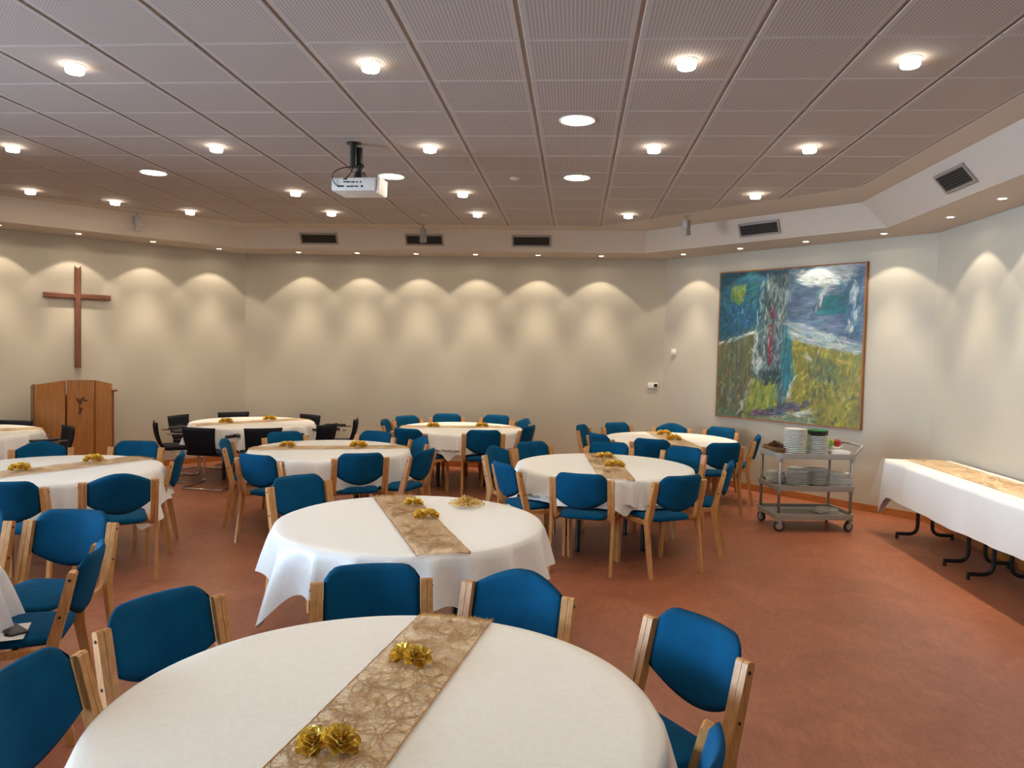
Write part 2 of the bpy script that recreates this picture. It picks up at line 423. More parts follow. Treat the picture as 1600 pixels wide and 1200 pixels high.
# ------------------------------------------------------------------ ceiling lamps
drum_me = MB().lathe([(0.0, -0.0465), (0.030, -0.0465), (0.047, -0.044)], 24).lathe([(0.047, -0.044), (0.052, -0.034), (0.052, -0.008), (0.050, -0.004)], 24, mi=1).mesh('diffuser', 'drum', 'drumside', smooth=True, fix=False)
cap_me = MB().lathe([(0.056, -0.006), (0.060, -0.003), (0.060, 0.002), (0.0, 0.002)], 24).mesh('mounting_ring', 'whitemetal', smooth=AUTO)
drums = [(-4.5, .5, 'glowing drum lamp nearest the upper left corner of the ceiling'), (-1.5, .5, 'glowing drum lamp in the nearest row, left of the ceiling centre'),
 (1.5, .5, 'glowing drum lamp in the nearest row, right of the ceiling centre'), (3.5, .5, 'glowing drum lamp nearest the upper right corner of the ceiling'),
 (-7.5, 3.5, 'glowing drum lamp at the left edge of the picture, second row'), (-4.5, 3.5, 'glowing drum lamp second row, left of the projector'),
 (-1.5, 3.5, 'glowing drum lamp second row, just right of the projector'), (1.5, 3.5, 'glowing drum lamp between the two recessed round lamps and the right side, second row'),
 (3.5, 3.5, 'glowing drum lamp second row, near the right bulkhead vent'), (-9.5, 6.5, 'glowing drum lamp at the far left, lower than the edge lamp'),
 (-8.5, 7.5, 'glowing drum lamp beside the left angled bulkhead, second from the left'), (-7.5, 8.5, 'glowing drum lamp beside the left angled bulkhead, right of the grey loudspeaker'),
 (-4.5, 6.5, 'glowing drum lamp third row, left of and below the projector'), (-4.5, 8.5, 'glowing drum lamp above the leftmost back bulkhead vent'),
 (-1.5, 6.5, 'glowing drum lamp third row, right of and below the projector'), (-1.5, 8.5, 'glowing drum lamp above the gap between middle and right back vents'),
 (1.5, 8.5, 'glowing drum lamp at the far right corner of the tiled ceiling'), (3.5, 6.5, 'glowing drum lamp above the vent on the right angled bulkhead'),
 (-7.5, .5, 'glowing drum lamp left of the nearest row, outside the left edge'), (-4.5, -2.5, 'glowing drum lamp overhead on the left, above the view'), (-1.5, -2.5, 'glowing drum lamp overhead, left of the foreground table, above the view'),
 (1.5, -2.5, 'glowing drum lamp overhead, right of the foreground table, above the view'), (3.5, -2.5, 'glowing drum lamp overhead on the right, above the view')]
for c_, r_, lab in drums:
    t = thing('ceiling_lamp', lab, 'ceiling lamp', (TX + TP * c_, TY + TP * r_, ZC), 0, 'round drum lamps on the tiled ceiling')
    inst('mounting_ring', cap_me, t); inst('diffuser', drum_me, t)
bigring = MB().lathe([(0.112, -0.001), (0.124, -0.006), (0.130, -0.004), (0.131, 0.001), (0.112, 0.001)], 36).mesh('trim_ring', 'whitemetal', smooth=AUTO)
biglens = MB().lathe([(0.0, -0.004), (0.06, -0.0042), (0.112, -0.002), (0.112, 0.0)], 36).mesh('diffuser', 'biglens', smooth=True)
for x, y, lab in [(-0.034, 5.50, 'large round recessed ceiling lamp, nearest to the viewer'), (-0.034, 7.30, 'large round recessed ceiling lamp behind the nearest large one'),
                  (-1.81, 7.28, 'large round recessed ceiling lamp beside the projector'), (-4.13, 7.16, 'large round recessed ceiling lamp on the left of the ceiling')]:
    t = thing('recessed_lamp', lab, 'ceiling lamp', (x, y, ZC), 0, 'large recessed ceiling lamps')
    inst('trim_ring', bigring, t); inst('diffuser', biglens, t)
# small wall-washing downlights
spot_ring = MB().lathe([(0.030, 0.0), (0.032, -0.004), (0.042, -0.005), (0.046, 0.0)], 20).mesh('trim_ring', 'whitemetal', smooth=AUTO)
spot_lens = MB().lathe([(0.0, -0.0035), (0.030, -0.003), (0.031, 0.0)], 20).mesh('lens', 'lens', smooth=True)
sl = bpy.data.lights.new('downlight_beam', 'SPOT'); sl.energy = SPOT; sl.color = (1.0, 0.85, 0.66); sl.spot_size = math.radians(150); sl.spot_blend = 0.1; sl.shadow_soft_size = 0.022
sl.use_nodes = True
t_ = sl.node_tree; em = t_.nodes['Emission']
ge = t_.nodes.new('ShaderNodeNewGeometry'); sx = t_.nodes.new('ShaderNodeSeparateXYZ'); ab = t_.nodes.new('ShaderNodeMath'); ab.operation = 'ABSOLUTE'
cr = t_.nodes.new('ShaderNodeValToRGB'); e = cr.color_ramp.elements
e[0].position = 0.0; e[0].color = (0.0, 0.0, 0.0, 1); e[1].position = 1.0; e[1].color = (0.8, 0.8, 0.8, 1)
for p_, v_ in ((0.685, 0.012), (0.73, 0.22), (0.80, 0.19), (0.885, 0.17), (0.925, 0.42), (0.952, 0.85), (0.975, 0.80)):
    q = e.new(p_); q.color = (v_, v_, v_, 1)
t_.links.new(ge.outputs['Incoming'], sx.inputs[0]); t_.links.new(sx.outputs[2], ab.inputs[0]); t_.links.new(ab.outputs[0], cr.inputs[0]); t_.links.new(cr.outputs[0], em.inputs['Strength'])
def toward_wall(x, y, gap):
    """slide a soffit lamp square to its nearest wall until it hangs gap metres from it"""
    best = None
    for a, b_ in zip(WALL, WALL[1:]):
        d = Vector((b_[0] - a[0], b_[1] - a[1])).normalized(); n = Vector((-d.y, d.x)); q_ = (x - a[0]) * n.x + (y - a[1]) * n.y
        if best is None or q_ < best[0]: best = (q_, n)
    return x - best[1].x * (best[0] - gap), y - best[1].y * (best[0] - gap)
DL = [(-6.18, 9.15, 'small soffit downlight above the wooden cross, leftmost of the row'), (-5.57, 9.82, 'small soffit downlight right of the wooden cross'),
 (-4.96, 10.49, 'small soffit downlight at the left bend of the wall'), (-4.10, 10.80, 'small soffit downlight left of the leftmost back vent'),
 (-3.22, 10.80, 'small soffit downlight between the left and middle back vents'), (-2.35, 10.80, 'small soffit downlight under the middle back vent'),
 (-1.48, 10.80, 'small soffit downlight between the middle and right back vents'), (-0.58, 10.80, 'small soffit downlight under the right back vent'),
 (0.32, 10.80, 'small soffit downlight right of the right back vent'), (1.32, 10.56, 'small soffit downlight at the bend beside the painting wall'),
 (1.96, 9.92, 'small soffit downlight above the left side of the painting'), (2.60, 9.28, 'small soffit downlight above the right side of the painting'),
 (3.22, 8.60, 'small soffit downlight at the right bend of the bulkhead'), (3.42, 7.65, 'small soffit downlight on the right soffit, further one'),
 (3.42, 6.76, 'small soffit downlight on the right soffit, nearer one'), (3.42, 5.86, 'small soffit downlight on the right soffit outside the right edge of view'),
 (3.42, 4.96, 'small soffit downlight on the right soffit outside view, second'), (-6.75, 8.50, 'small soffit downlight left of the cross outside view')]
for x, y, lab in DL:
    x, y = toward_wall(x, y, 0.33)
    t = thing('soffit_downlight', lab, 'downlight', (x, y, ZS), 0, 'small downlights along the soffit')
    inst('trim_ring', spot_ring, t); inst('lens', spot_lens, t)
    b = bpy.data.objects.new('downlight_beam', sl); COL.objects.link(b); b.parent = t; b.location = (0, 0, -0.012)

# ------------------------------------------------------------------ tables
T_H = 0.72; T_R = 0.80
TABLES = dict(T1=(-.53, 2.14), T2=(-.98, 4.55), T3=(.29, 7.08), T4=(1.19, 9.52), T5=(-1.49, 9.98), T6=(-2.47, 7.56),
              T7=(-4.32, 9.93), T8=(-4.22, 5.87), T9=(-6.86, 7.95), T10=(-3.29, 2.81))
WHERE = dict(T1='big foreground round table', T2='round table with the gold twig spray', T3='round table left of the trolley', T4='far right round table below the painting',
             T5='far round table before the middle of the back wall', T6='round table at left centre', T7='far left round table ringed by black chairs',
             T8='left round table', T9='round table cut by the left edge before the lectern', T10='round table at the left edge of the foreground')
top_me = MB().lathe([(0.0, 0.0), (T_R - 0.01, 0.0), (T_R - 0.004, 0.004), (T_R - 0.004, 0.022), (T_R - 0.01, 0.026), (0.0, 0.026)], 48).mesh('tabletop', 'tabletop', smooth=AUTO)
tleg_me = MB().tube([(0, 0, 0), (0, 0, T_H - 0.030)], 0.02, 10).lathe([(0.026, 0.0), (0.026, 0.012), (0.02, 0.016)], 12).mesh('leg', 'blackmetal', smooth=AUTO)
for k, (x, y) in TABLES.items():
    t = thing('round_table', WHERE[k] + ', its black legs under the cloth', 'table', (x, y, 0), 0, 'round dining tables')
    inst('tabletop', top_me, t, (0, 0, T_H - 0.030))
    for a in range(4):
        q = PI / 4 + a * PI / 2 + 0.2; inst('leg', tleg_me, t, (0.42 * math.cos(q), 0.42 * math.sin(q), 0.0))

# ------------------------------------------------------------------ blue chairs
def panel_mesh(arched):
    NU, NV = 18, 10; hw = 0.206; vs = []; fs = []
    def pt(i, j, s):
        u = -1 + 2 * i / NU; v = -1 + 2 * j / NV
        a = abs(u)
        top = (0.832 - 0.070 * max(0, a - 0.12) ** 1.5 / 0.88 ** 1.5) if arched else (0.822 - 0.050 * max(0.0, (a - 0.66) / 0.34) ** 2.4)
        bot = 0.518 + 0.080 * a ** 2.0
        z = bot + (top - bot) * (v + 1) / 2
        half = 0.017 * max(0.0, 1 - max(a, abs(v)) ** 6) ** 0.5
        y = -0.228 - (z - 0.44) * 0.255 - 0.048 * (1 - u * u) + s * half
        return (u * hw, y, z)
    for s in (1, -1):
        for j in range(NV + 1):
            for i in range(NU + 1): vs.append(pt(i, j, s))
    W_ = NU + 1; O = W_ * (NV + 1)
    for j in range(NV):
        for i in range(NU):
            a = j * W_ + i; fs.append((a, a + 1, a + W_ + 1, a + W_)); fs.append((O + a, O + a + W_, O + a + W_ + 1, O + a + 1))
    mb = MB(); mb.add(vs, fs); me = mb.mesh('backrest', 'wool', smooth=True)
    bm = bmesh.new(); bm.from_mesh(me); bmesh.ops.remove_doubles(bm, verts=bm.verts[:], dist=0.0004); bmesh.ops.recalc_face_normals(bm, faces=bm.faces[:]); bm.to_mesh(me); bm.free()
    return me
PANEL = {False: panel_mesh(False), True: panel_mesh(True)}
def seat_mesh():
    N = 44; vs = []; fs = []
    def outl(k, f):
        a = 2 * PI * k / N; c, s = math.cos(a), math.sin(a); e_ = 0.32
        x = math.copysign(abs(c) ** e_, c) * 0.197; y = math.copysign(abs(s) ** e_, s) * 0.226
        x *= 1.0 + 0.04 * (y / 0.215); return x * f, y * f - 0.012
    lev = [(0.0, 0.428), (0.93, 0.428), (0.985, 0.434), (1.0, 0.446), (0.985, 0.460), (0.93, 0.468), (0.7, 0.475), (0.35, 0.477), (0.0, 0.477)]
    for f, z in lev:
        for k in range(N):
            x, y = outl(k, f); zz = z - (0.012 * max(0, (y - 0.12) / 0.1) ** 2 if z > 0.44 else 0); vs.append((x, y, zz))
    for j in range(len(lev) - 1):
        for k in range(N):
            k2 = (k + 1) % N; fs.append((j * N + k, j * N + k2, (j + 1) * N + k2, (j + 1) * N + k))
    return MB().add(vs, fs).mesh('seat', 'wool', smooth=True)
SEAT = seat_mesh()
def arc(cx, cz, r, a0, a1, n):
    return [(cx + r * math.cos(math.radians(a0 + (a1 - a0) * i / n)), cz + r * math.sin(math.radians(a0 + (a1 - a0) * i / n))) for i in range(n + 1)]
outer = [(-0.302, 0.768), (-0.300, 0.760), (-0.262, 0.60), (-0.228, 0.47), (-0.222, 0.43), (-0.226, 0.38), (-0.262, 0.18), (-0.296, 0.0)]
outer_t = [0.022, 0.034, 0.040, 0.048, 0.052, 0.048, 0.040, 0.032]
inner = [(-0.302, 0.768), (-0.300, 0.760), (-0.262, 0.60), (-0.232, 0.485)] + [(-0.222, 0.452), (-0.200, 0.428), (-0.165, 0.418)] + [(0.0, 0.412), (0.14, 0.408)] + \
        [(0.185, 0.400), (0.208, 0.378), (0.214, 0.34)] + [(0.216, 0.18), (0.220, 0.0)]
inner_t = [0.022, 0.034, 0.038, 0.036, 0.034, 0.032, 0.030, 0.030, 0.032, 0.034, 0.036, 0.036, 0.032, 0.028]
OUT = {}; INN = {}
for s in (-1, 1):
    a, b = sorted((s * 0.2365, s * 0.2605)); OUT[s] = MB().strip2d(outer, outer_t, a, b).mesh('rear_leg', 'beech', smooth=AUTO)
    a, b = sorted((s * 0.2080, s * 0.2345)); INN[s] = MB().strip2d(inner, inner_t, a, b).mesh('front_leg', 'beech', smooth=AUTO)
STR = MB().box((0, 0, 0), (0.42, 0.022, 0.030)).mesh('stretcher', 'beech')
ry = Matrix.Rotation(PI / 2, 3, 'Y')
BOLT = MB().lathe([(0.0, -0.003), (0.006, -0.003), (0.0065, 0.0), (0.006, 0.003), (0.0, 0.003)], 10, rot=ry).mesh('bolt', 'bolt', smooth=AUTO)
def blue_chair(px, py, ang, label, group, arched=False):
    """px, py: where the top of the backrest stands; ang: the way the seat faces (degrees)"""
    a = math.radians(ang); d = Vector((math.cos(a), math.sin(a)))
    t = thing('dining_chair', label, 'chair', (px + 0.36 * d.x, py + 0.36 * d.y, 0), a - PI / 2, group)
    inst('seat', SEAT, t); inst('backrest', PANEL[arched], t)
    for s in (-1, 1):
        inst('rear_leg', OUT[s], t); inst('front_leg', INN[s], t)
        for (y, z) in ((-0.292, 0.735), (-0.253, 0.575)): inst('bolt', BOLT, t, (s * 0.2605, y, z))
    inst('stretcher', STR, t, (0, 0.175, 0.412)); inst('stretcher', STR, t, (0, -0.06, 0.405))
    return t
G = {k: 'blue chairs around the ' + v for k, v in WHERE.items()}
BC = [
 ('T1', -1.57, 2.73, 2, False, 'blue chair facing right at the back left of the foreground table'),
 ('T1', -0.87, 3.26, 0, False, 'blue chair with a flat top directly behind the foreground table, left of the arched one'),
 ('T1', -0.20, 3.24, -4, True, 'blue chair with an arched top behind the foreground table, right of the runner'),
 ('T1', 0.50, 2.77, 4, False, 'blue chair fully visible at the right of the foreground table'),
 ('T1', 0.36, 1.84, -2, False, 'blue chair cut by the bottom edge at the right of the foreground table'),
 ('T1', -1.62, 2.06, 0, False, 'blue chair cut by the lower left corner of the picture'),
 ('T2', -2.03, 5.41, 0, False, 'blue chair standing alone left behind the table with the gold spray'),
 ('T10', -2.78, 4.05, 26, False, 'bright blue chair facing the left edge table, seat and front of backrest lit'),
 ('T10', -2.20, 3.36, -4, False, 'blue chair seen edge-on at the left with papers on its seat'),
 ('T10', -3.34, 3.99, 0, False, 'blue chair cut by the left edge behind the left foreground table'),
 ('T8', -3.23, 5.17, -20, True, 'blue chair seen from behind with arched top at the front right of the left table'),
 ('T8', -3.80, 4.76, -8, False, 'blue chair seen from behind at the left edge, before the left table'),
 ('T8', -3.40, 6.36, -8, False, 'blue chair facing left at the right end of the left table'),
 ('T8', -4.16, 6.97, 10, False, 'bright blue chair behind the left table on its right'),
 ('T8', -4.92, 6.66, -8, True, 'blue chair with an arched top behind the left table'),
 ('T6', -3.48, 7.27, 0, False, 'blue chair seen from the side at the left of the left centre table'),
 ('T6', -2.76, 6.37, -4, False, 'blue chair seen from behind at the front left of the left centre table'),
 ('T6', -1.89, 6.67, -8, False, 'blue chair seen from behind at the front right of the left centre table'),
 ('T6', -1.37, 7.08, 6, False, 'blue chair turned sideways at the right of the left centre table'),
 ('T6', -3.19, 8.12, -8, False, 'blue chair behind the left centre table on the left, next to black chairs'),
 ('T6', -2.21, 8.46, 0, False, 'blue chair behind the left centre table on the right'),
 ('T6', -1.60, 8.05, 4, True, 'blue chair with arched top at the back right of the left centre table'),
 ('T5', -1.06, 8.93, -12, False, 'blue chair seen from behind in front of the far middle table'),
 ('T5', -1.98, 8.84, 0, False, 'blue chair seen from behind at the front left of the far middle table'),
 ('T5', -2.50, 9.80, -10, False, 'small blue chair at the left end of the far middle table'),
 ('T5', -2.36, 10.47, -10, False, 'blue chair at the back left of the far middle table'),
 ('T5', -1.86, 11.00, -6, False, 'blue chair against the back wall, left one behind the far middle table'),
 ('T5', -1.11, 11.02, 4, False, 'blue chair against the back wall, right one behind the far middle table'),
 ('T5', -0.66, 10.50, 0, True, 'blue chair with arched top at the back right of the far middle table'),
 ('T5', -0.54, 9.66, 0, False, 'blue chair at the right end of the far middle table, overlapping another'),
 ('T3', 0.06, 5.97, 2, False, 'blue chair seen from behind, front left of the table by the trolley'),
 ('T3', 0.88, 6.06, 0, False, 'blue chair seen from behind, front right of the table by the trolley'),
 ('T3', 1.42, 6.91, -4, False, 'blue chair turned sideways at the right of the table by the trolley'),
 ('T3', -0.62, 6.43, -4, False, 'bright blue chair at the left of the table by the trolley'),
 ('T3', -0.79, 7.43, -10, True, 'blue chair half hidden behind the bright blue one at the middle table'),
 ('T3', -0.46, 7.94, 0, False, 'blue chair at the back left of the table by the trolley'),
 ('T3', 0.38, 8.14, 0, False, 'blue chair behind the runner of the table by the trolley'),
 ('T3', 1.16, 7.93, 8, False, 'blue chair at the back right of the table by the trolley'),
 ('T4', 0.86, 8.56, 0, False, 'dark blue chair seen from behind before the table below the painting'),
 ('T4', 1.65, 8.41, -4, False, 'dark blue chair seen from behind, front right of the table below the painting'),
 ('T4', 2.22, 9.32, 0, False, 'blue chair between the trolley and the table below the painting'),
 ('T4', 0.07, 9.92, 0, False, 'blue chair at the far left of the table below the painting, clear of the others'),
 ('T4', 0.26, 8.97, 4, False, 'dark blue chair half hidden at the front left of the table below the painting'),
 ('T4', 0.55, 10.43, 0, False, 'blue chair at the back left of the table below the painting'),
 ('T4', 1.32, 10.46, 0, True, 'blue chair with arched top at the back of the table below the painting'),
 ('T4', 1.96, 10.20, 8, False, 'blue chair at the back right of the table below the painting')]
CHAIR_ANG = {k: [] for k in TABLES}
for k, x, y, dt, ar, lab in BC:
    cx, cy = TABLES[k]; ang = math.degrees(math.atan2(cy - y, cx - x)) + dt
    CHAIR_ANG[k].append(math.atan2(y - cy, x - cx))
    blue_chair(x, y, ang, lab, G[k], ar)

# ------------------------------------------------------------------ black cantilever chairs
def smooth_path(pts, n=5, r=0.06):
    out = [Vector(pts[0])]
    for i in range(1, len(pts) - 1):
        p, a, b = Vector(pts[i]), Vector(pts[i - 1]), Vector(pts[i + 1])
        ra = min(r, (p - a).length * 0.45); rb = min(r, (b - p).length * 0.45)
        A = p + (a - p).normalized() * ra; B = p + (b - p).normalized() * rb
        for k in range(n + 1):
            t = k / n; out.append(A * (1 - t) ** 2 + p * 2 * t * (1 - t) + B * t * t)
    out.append(Vector(pts[-1])); return out
side = [(0.0, -0.24, 0.012), (0.27, -0.24, 0.012), (0.27, 0.26, 0.012), (0.265, 0.22, 0.62), (0.262, -0.20, 0.63)]
pth = [tuple((-x, y, z)) for x, y, z in reversed(side)] + side[1:]
FR = MB().tube(smooth_path(pth), 0.0115, 10)
FR.tube([(-0.265, 0.19, 0.41), (0.265, 0.19, 0.41)], 0.010, 8).tube([(-0.25, -0.12, 0.41), (0.25, -0.12, 0.41)], 0.010, 8)
FRAME = FR.mesh('frame', 'chrome', smooth=True)
def bpanel():
    NU, NV = 14, 8; vs = []; fs = []
    for s in (1, -1):
        for j in range(NV + 1):
            for i in range(NU + 1):
                u = -1 + 2 * i / NU; v = j / NV
                bot = 0.44 + 0.0 * u; z = bot + (0.765 - bot) * v
                w_ = 0.225 - 0.03 * (1 - v)
                half = 0.012 * max(0, 1 - max(abs(u), abs(2 * v - 1)) ** 8) ** 0.5
                y = -0.205 - (z - 0.42) * 0.24 - 0.03 * (1 - u * u) + s * half - 0.02 * math.sin(PI * v)
                vs.append((u * w_, y, z))
    W_ = NU + 1; O = W_ * (NV + 1)
    for j in range(NV):
        for i in range(NU):
            a = j * W_ + i; fs += [(a, a + 1, a + W_ + 1, a + W_), (O + a, O + a + W_, O + a + W_ + 1, O + a + 1)]
    me = MB().add(vs, fs).mesh('backrest', 'blackfabric', smooth=True)
    bm = bmesh.new(); bm.from_mesh(me); bmesh.ops.remove_doubles(bm, verts=bm.verts[:], dist=0.0003); bmesh.ops.recalc_face_normals(bm, faces=bm.faces[:]); bm.to_mesh(me); bm.free()
    return me
BP = bpanel()
BS = MB().rbox((0, 0.01, 0.435), (0.45, 0.44, 0.05), 0.02, seg=3).mesh('seat', 'blackfabric', smooth=True)
ARM = MB().rbox((0, 0, 0), (0.045, 0.30, 0.026), 0.011, seg=3).mesh('armrest', 'blackplastic', smooth=True)
VB = MB().add([(-0.17, -0.262, 0.60), (0.17, -0.262, 0.60), (0.0, -0.285, 0.53), (-0.19, -0.245, 0.46), (0.19, -0.245, 0.46)], [(0, 2, 3), (2, 1, 4), (2, 4, 3)]).mesh('back_shell', 'blackplastic')
def black_chair(px, py, ang, label, group):
    a = math.radians(ang); d = Vector((math.cos(a), math.sin(a)))
    t = thing('office_chair', label, 'chair', (px + 0.32 * d.x, py + 0.32 * d.y, 0), a - PI / 2, group)
    inst('frame', FRAME, t); inst('seat', BS, t); inst('backrest', BP, t)
    for s in (-1, 1): inst('armrest', ARM, t, (s * 0.263, 0.03, 0.648))
    return t
KC = [('T7', -5.50, 10.12, 0, 'black armchair behind the far left table on its left'), ('T7', -5.32, 9.23, 0, 'black armchair seen edge-on, leftmost at the far left table'),
      ('T7', -5.02, 10.84, 0, 'black armchair against the wall behind the far left table'), ('T7', -4.47, 8.69, 0, 'black chrome-framed armchair in front of the far left table, fully visible'),
      ('T7', -3.72, 8.86, 0, 'black armchair seen from behind, front right of the far left table'), ('T7', -3.82, 10.82, 0, 'black armchair at the back right of the far left table'),
      ('T7', -3.14, 9.55, 0, 'dark black armchair at the right of the far left table'), ('T7', -3.02, 10.42, -12, 'black armchair standing free near the back wall, rightmost of the black ones'),
      ('T9', -6.86, 8.86, 0, 'black armchair behind the table at the left edge'), ('T9', -5.88, 8.45, 25, 'black armchair between the left edge table and the lectern'),
      ('T9', -6.22, 7.00, 0, 'black armchair before the left edge table, mostly out of view')]
for k, x, y, dt, lab in KC:
    cx, cy = TABLES[k]; CHAIR_ANG[k].append(math.atan2(y - cy, x - cx))
    black_chair(x, y, math.degrees(math.atan2(cy - y, cx - x)) + dt, lab, 'black cantilever armchairs')

# ------------------------------------------------------------------ tablecloths
def cloth_mesh(name, hang, corner, rot, seed, mat, chairs, scallop=0.0, folds=14, r=T_R, lift=0.0, cap=0.225):
    rnd = random.Random(seed); N = 240; vs = []; fs = []
    ph = [rnd.uniform(0, 2 * PI) for _ in range(6)]
    def hangf(a):
        c = max(0.0, math.cos(2 * (a - rot))) ** 22      # two opposite corners ...
        c = max(c, max(0.0, -math.cos(2 * (a - rot))) ** 22)   # ... and the other two
        h = hang + corner * c
        for q in chairs:
            d = abs((a - q + PI) % (2 * PI) - PI)
            if d < 0.42:
                w_ = min(1.0, max(0.0, (0.42 - d) / 0.14)); h = h * (1 - w_) + min(h, cap) * w_
        return h + scallop * abs(math.sin(a * 30))
    def fold(a):
        s = (1 - 2 * abs(math.sin(0.5 * folds * a + ph[0] + 0.9 * math.sin(3 * a + ph[1]))) ** 0.8) * 0.7 + math.sin((folds * 0.6 // 1) * a + ph[2]) * 0.3 + math.sin(5 * a + ph[3]) * 0.3
        return s
    rings = [0.001, 0.3, 0.55, 0.78, 0.92, 0.985]
    zt = T_H + 0.002 + lift
    for f in rings:
        for k in range(N):
            a = 2 * PI * k / N; rr = f * r
            vs.append((rr * math.cos(a), rr * math.sin(a), zt + 0.0006 * math.sin(7 * a + f * 9) * (1 if f > 0.5 else 0)))
    NH = 9
    for j in range(NH + 1):
        t = j / NH
        for k in range(N):
            a = 2 * PI * k / N; h = hangf(a)
            if j == 0: rr, z = r + 0.004 + lift, zt - 0.006
            else:
                amp = 0.060 * t ** 0.8 * min(1.5, h / 0.25)
                rr = r + 0.010 + lift + 0.018 * t + amp * max(0.0, 0.75 + fold(a)) * 0.8
                z = zt - 0.006 - (h - 0.006) * t
            vs.append((rr * math.cos(a), rr * math.sin(a), z))
    tot = len(rings) + NH + 1
    for j in range(tot - 1):
        for k in range(N):
            k2 = (k + 1) % N; fs.append((j * N + k, j * N + k2, (j + 1) * N + k2, (j + 1) * N + k))
    fs.append(tuple(range(N)))
    me = MB().add(vs, fs).mesh(name, mat, smooth=True)
    return me
CL = {  # hang, corner, rotation of corner, material, scallop, folds
 'T1': (0.26, 0.12, 0.6, 'damask', 0.0, 15, 'ivory damask tablecloth on the big foreground table'),
 'T2': (0.25, 0.22, math.radians(222), 'satin', 0.0, 21, 'shiny white damask tablecloth hanging low, on the table with the gold spray'),
 'T3': (0.23, 0.22, math.radians(285), 'linen', 0.0, 19, 'white tablecloth with hanging points, under layer of the table by the trolley'),
 'T4': (0.22, 0.10, 0.4, 'linen', 0.012, 20, 'white tablecloth on the table below the painting'),
 'T5': (0.23, 0.20, math.radians(263), 'linen', 0.0, 19, 'white tablecloth with hanging point, under layer of the far middle table'),
 'T6': (0.26, 0.10, 0.3, 'satin', 0.012, 20, 'white tablecloth with scalloped hem on the left centre table'),
 'T7': (0.27, 0.10, 0.9, 'satin', 0.0, 20, 'white tablecloth on the far left table ringed by black chairs'),
 'T8': (0.32, 0.12, math.radians(-12), 'satin', 0.0, 20, 'shiny white tablecloth hanging low on the left table'),
 'T9': (0.27, 0.10, 0.5, 'satin', 0.0, 20, 'white tablecloth cut by the left edge, beside the lectern'),
 'T10': (0.28, 0.04, 0.2, 'satin', 0.0, 20, 'white tablecloth at the left edge of the foreground')}
for i, (k, (h, c, ro, mt, sc, fo, lab)) in enumerate(CL.items()):
    x, y = TABLES[k]
    o = inst('tablecloth', cloth_mesh('tablecloth', h, c, ro, 11 + i, mt, CHAIR_ANG[k], sc, fo, cap=(0.235 if k in ('T3', 'T5') else 0.26)), None, (x, y, 0)); tag(o, lab, 'tablecloth', 'white tablecloths')
for k, lab, sd in (('T3', 'scalloped white overlay cloth on the table by the trolley', 71), ('T5', 'scalloped white overlay cloth on the far middle table', 72)):
    x, y = TABLES[k]
    o = inst('overlay_cloth', cloth_mesh('overlay_cloth', 0.180, 0.02, 0.3, sd, 'linen', [], 0.016, 17, lift=0.006), None, (x, y, 0)); tag(o, lab, 'tablecloth', 'scalloped overlay cloths')

# ------------------------------------------------------------------ gold runners
def drape(x, y, zt, r=T_R + 0.006):
    rad = math.hypot(x, y)
    if rad <= r: return (x, y, zt)
    return (x / rad * (r + 0.009 + 0.3 * (rad - r)), y / rad * (r + 0.009 + 0.3 * (rad - r)), zt - (rad - r))
def runner(label, cx, cy, ang, half, width, off, nstr, seed, zt=T_H + 0.010, flat=False, tw=1.0):
    rnd = random.Random(seed); ca, sa = math.cos(ang), math.sin(ang)
    def mp(l, t, dz=0.0):
        x, y = l * ca - (t + off) * sa, l * sa + (t + off) * ca
        return (x, y, zt + dz) if flat else drape(x, y, zt + dz)
    NL, NW = 60, 6; vs = []; fs = []
    for i in range(NL + 1):
        for j in range(NW + 1):
            l = -half + 2 * half * i / NL; t = -width / 2 + width * j / NW
            p = mp(l, t); vs.append((p[0], p[1], p[2] + 0.0007 * math.sin(l * 31 + j)))
    for i in range(NL):
        for j in range(NW):
            a = i * (NW + 1) + j; fs.append((a, a + 1, a + NW + 2, a + NW + 1))
    t = thing('table_runner', label, 'table runner', (cx, cy, 0), 0, 'gold fibre table runners')
    inst('gauze', MB().add(vs, fs).mesh('gauze', 'gauze', smooth=True), t)
    mb = MB()
    for s in range(nstr):
        l0, t0 = rnd.uniform(-half, half), rnd.uniform(-width / 2, width / 2); rr = rnd.uniform(0.022, 0.095); a0 = rnd.uniform(0, 2 * PI); da = rnd.uniform(2.0, 5.5) * rnd.choice((-1, 1))
        ex = rnd.uniform(0.6, 1.2); n = 20; w_ = rnd.uniform(0.0007, 0.0014) * tw; P = []
        for q in range(n + 1):
            a = a0 + da * q / n; P.append((max(-half, min(half, l0 + rr * math.cos(a))), max(-width / 2, min(width / 2, t0 + rr * ex * math.sin(a)))))
        vv = []; ff = []
        for q in range(n + 1):
            b_ = P[min(n, q + 1)]; a_ = P[max(0, q - 1)]; dx, dy = b_[0] - a_[0], b_[1] - a_[1]; L = math.hypot(dx, dy) or 1; nx, ny = -dy / L * w_, dx / L * w_
            z = 0.0018 + 0.0012 * math.sin(q * 0.7 + s)
            vv += [mp(P[q][0] + nx, P[q][1] + ny, z), mp(P[q][0] - nx, P[q][1] - ny, z)]
        for q in range(n): ff.append((2 * q, 2 * q + 1, 2 * q + 3, 2 * q + 2))
        mb.add(vv, ff)
    for s in (-1, 1):   # woven side edges
        vv = []; ff = []
        for i in range(NL + 1):
            l = -half + 2 * half * i / NL; vv += [mp(l, s * width / 2, 0.002), mp(l, s * (width / 2 - 0.004), 0.002)]
        for q in range(NL): ff.append((2 * q, 2 * q + 1, 2 * q + 3, 2 * q + 2))
        mb.add(vv, ff)
    o = inst('fibres', mb.mesh('fibres', 'thread', fix=False), t); o['kind'] = 'stuff'
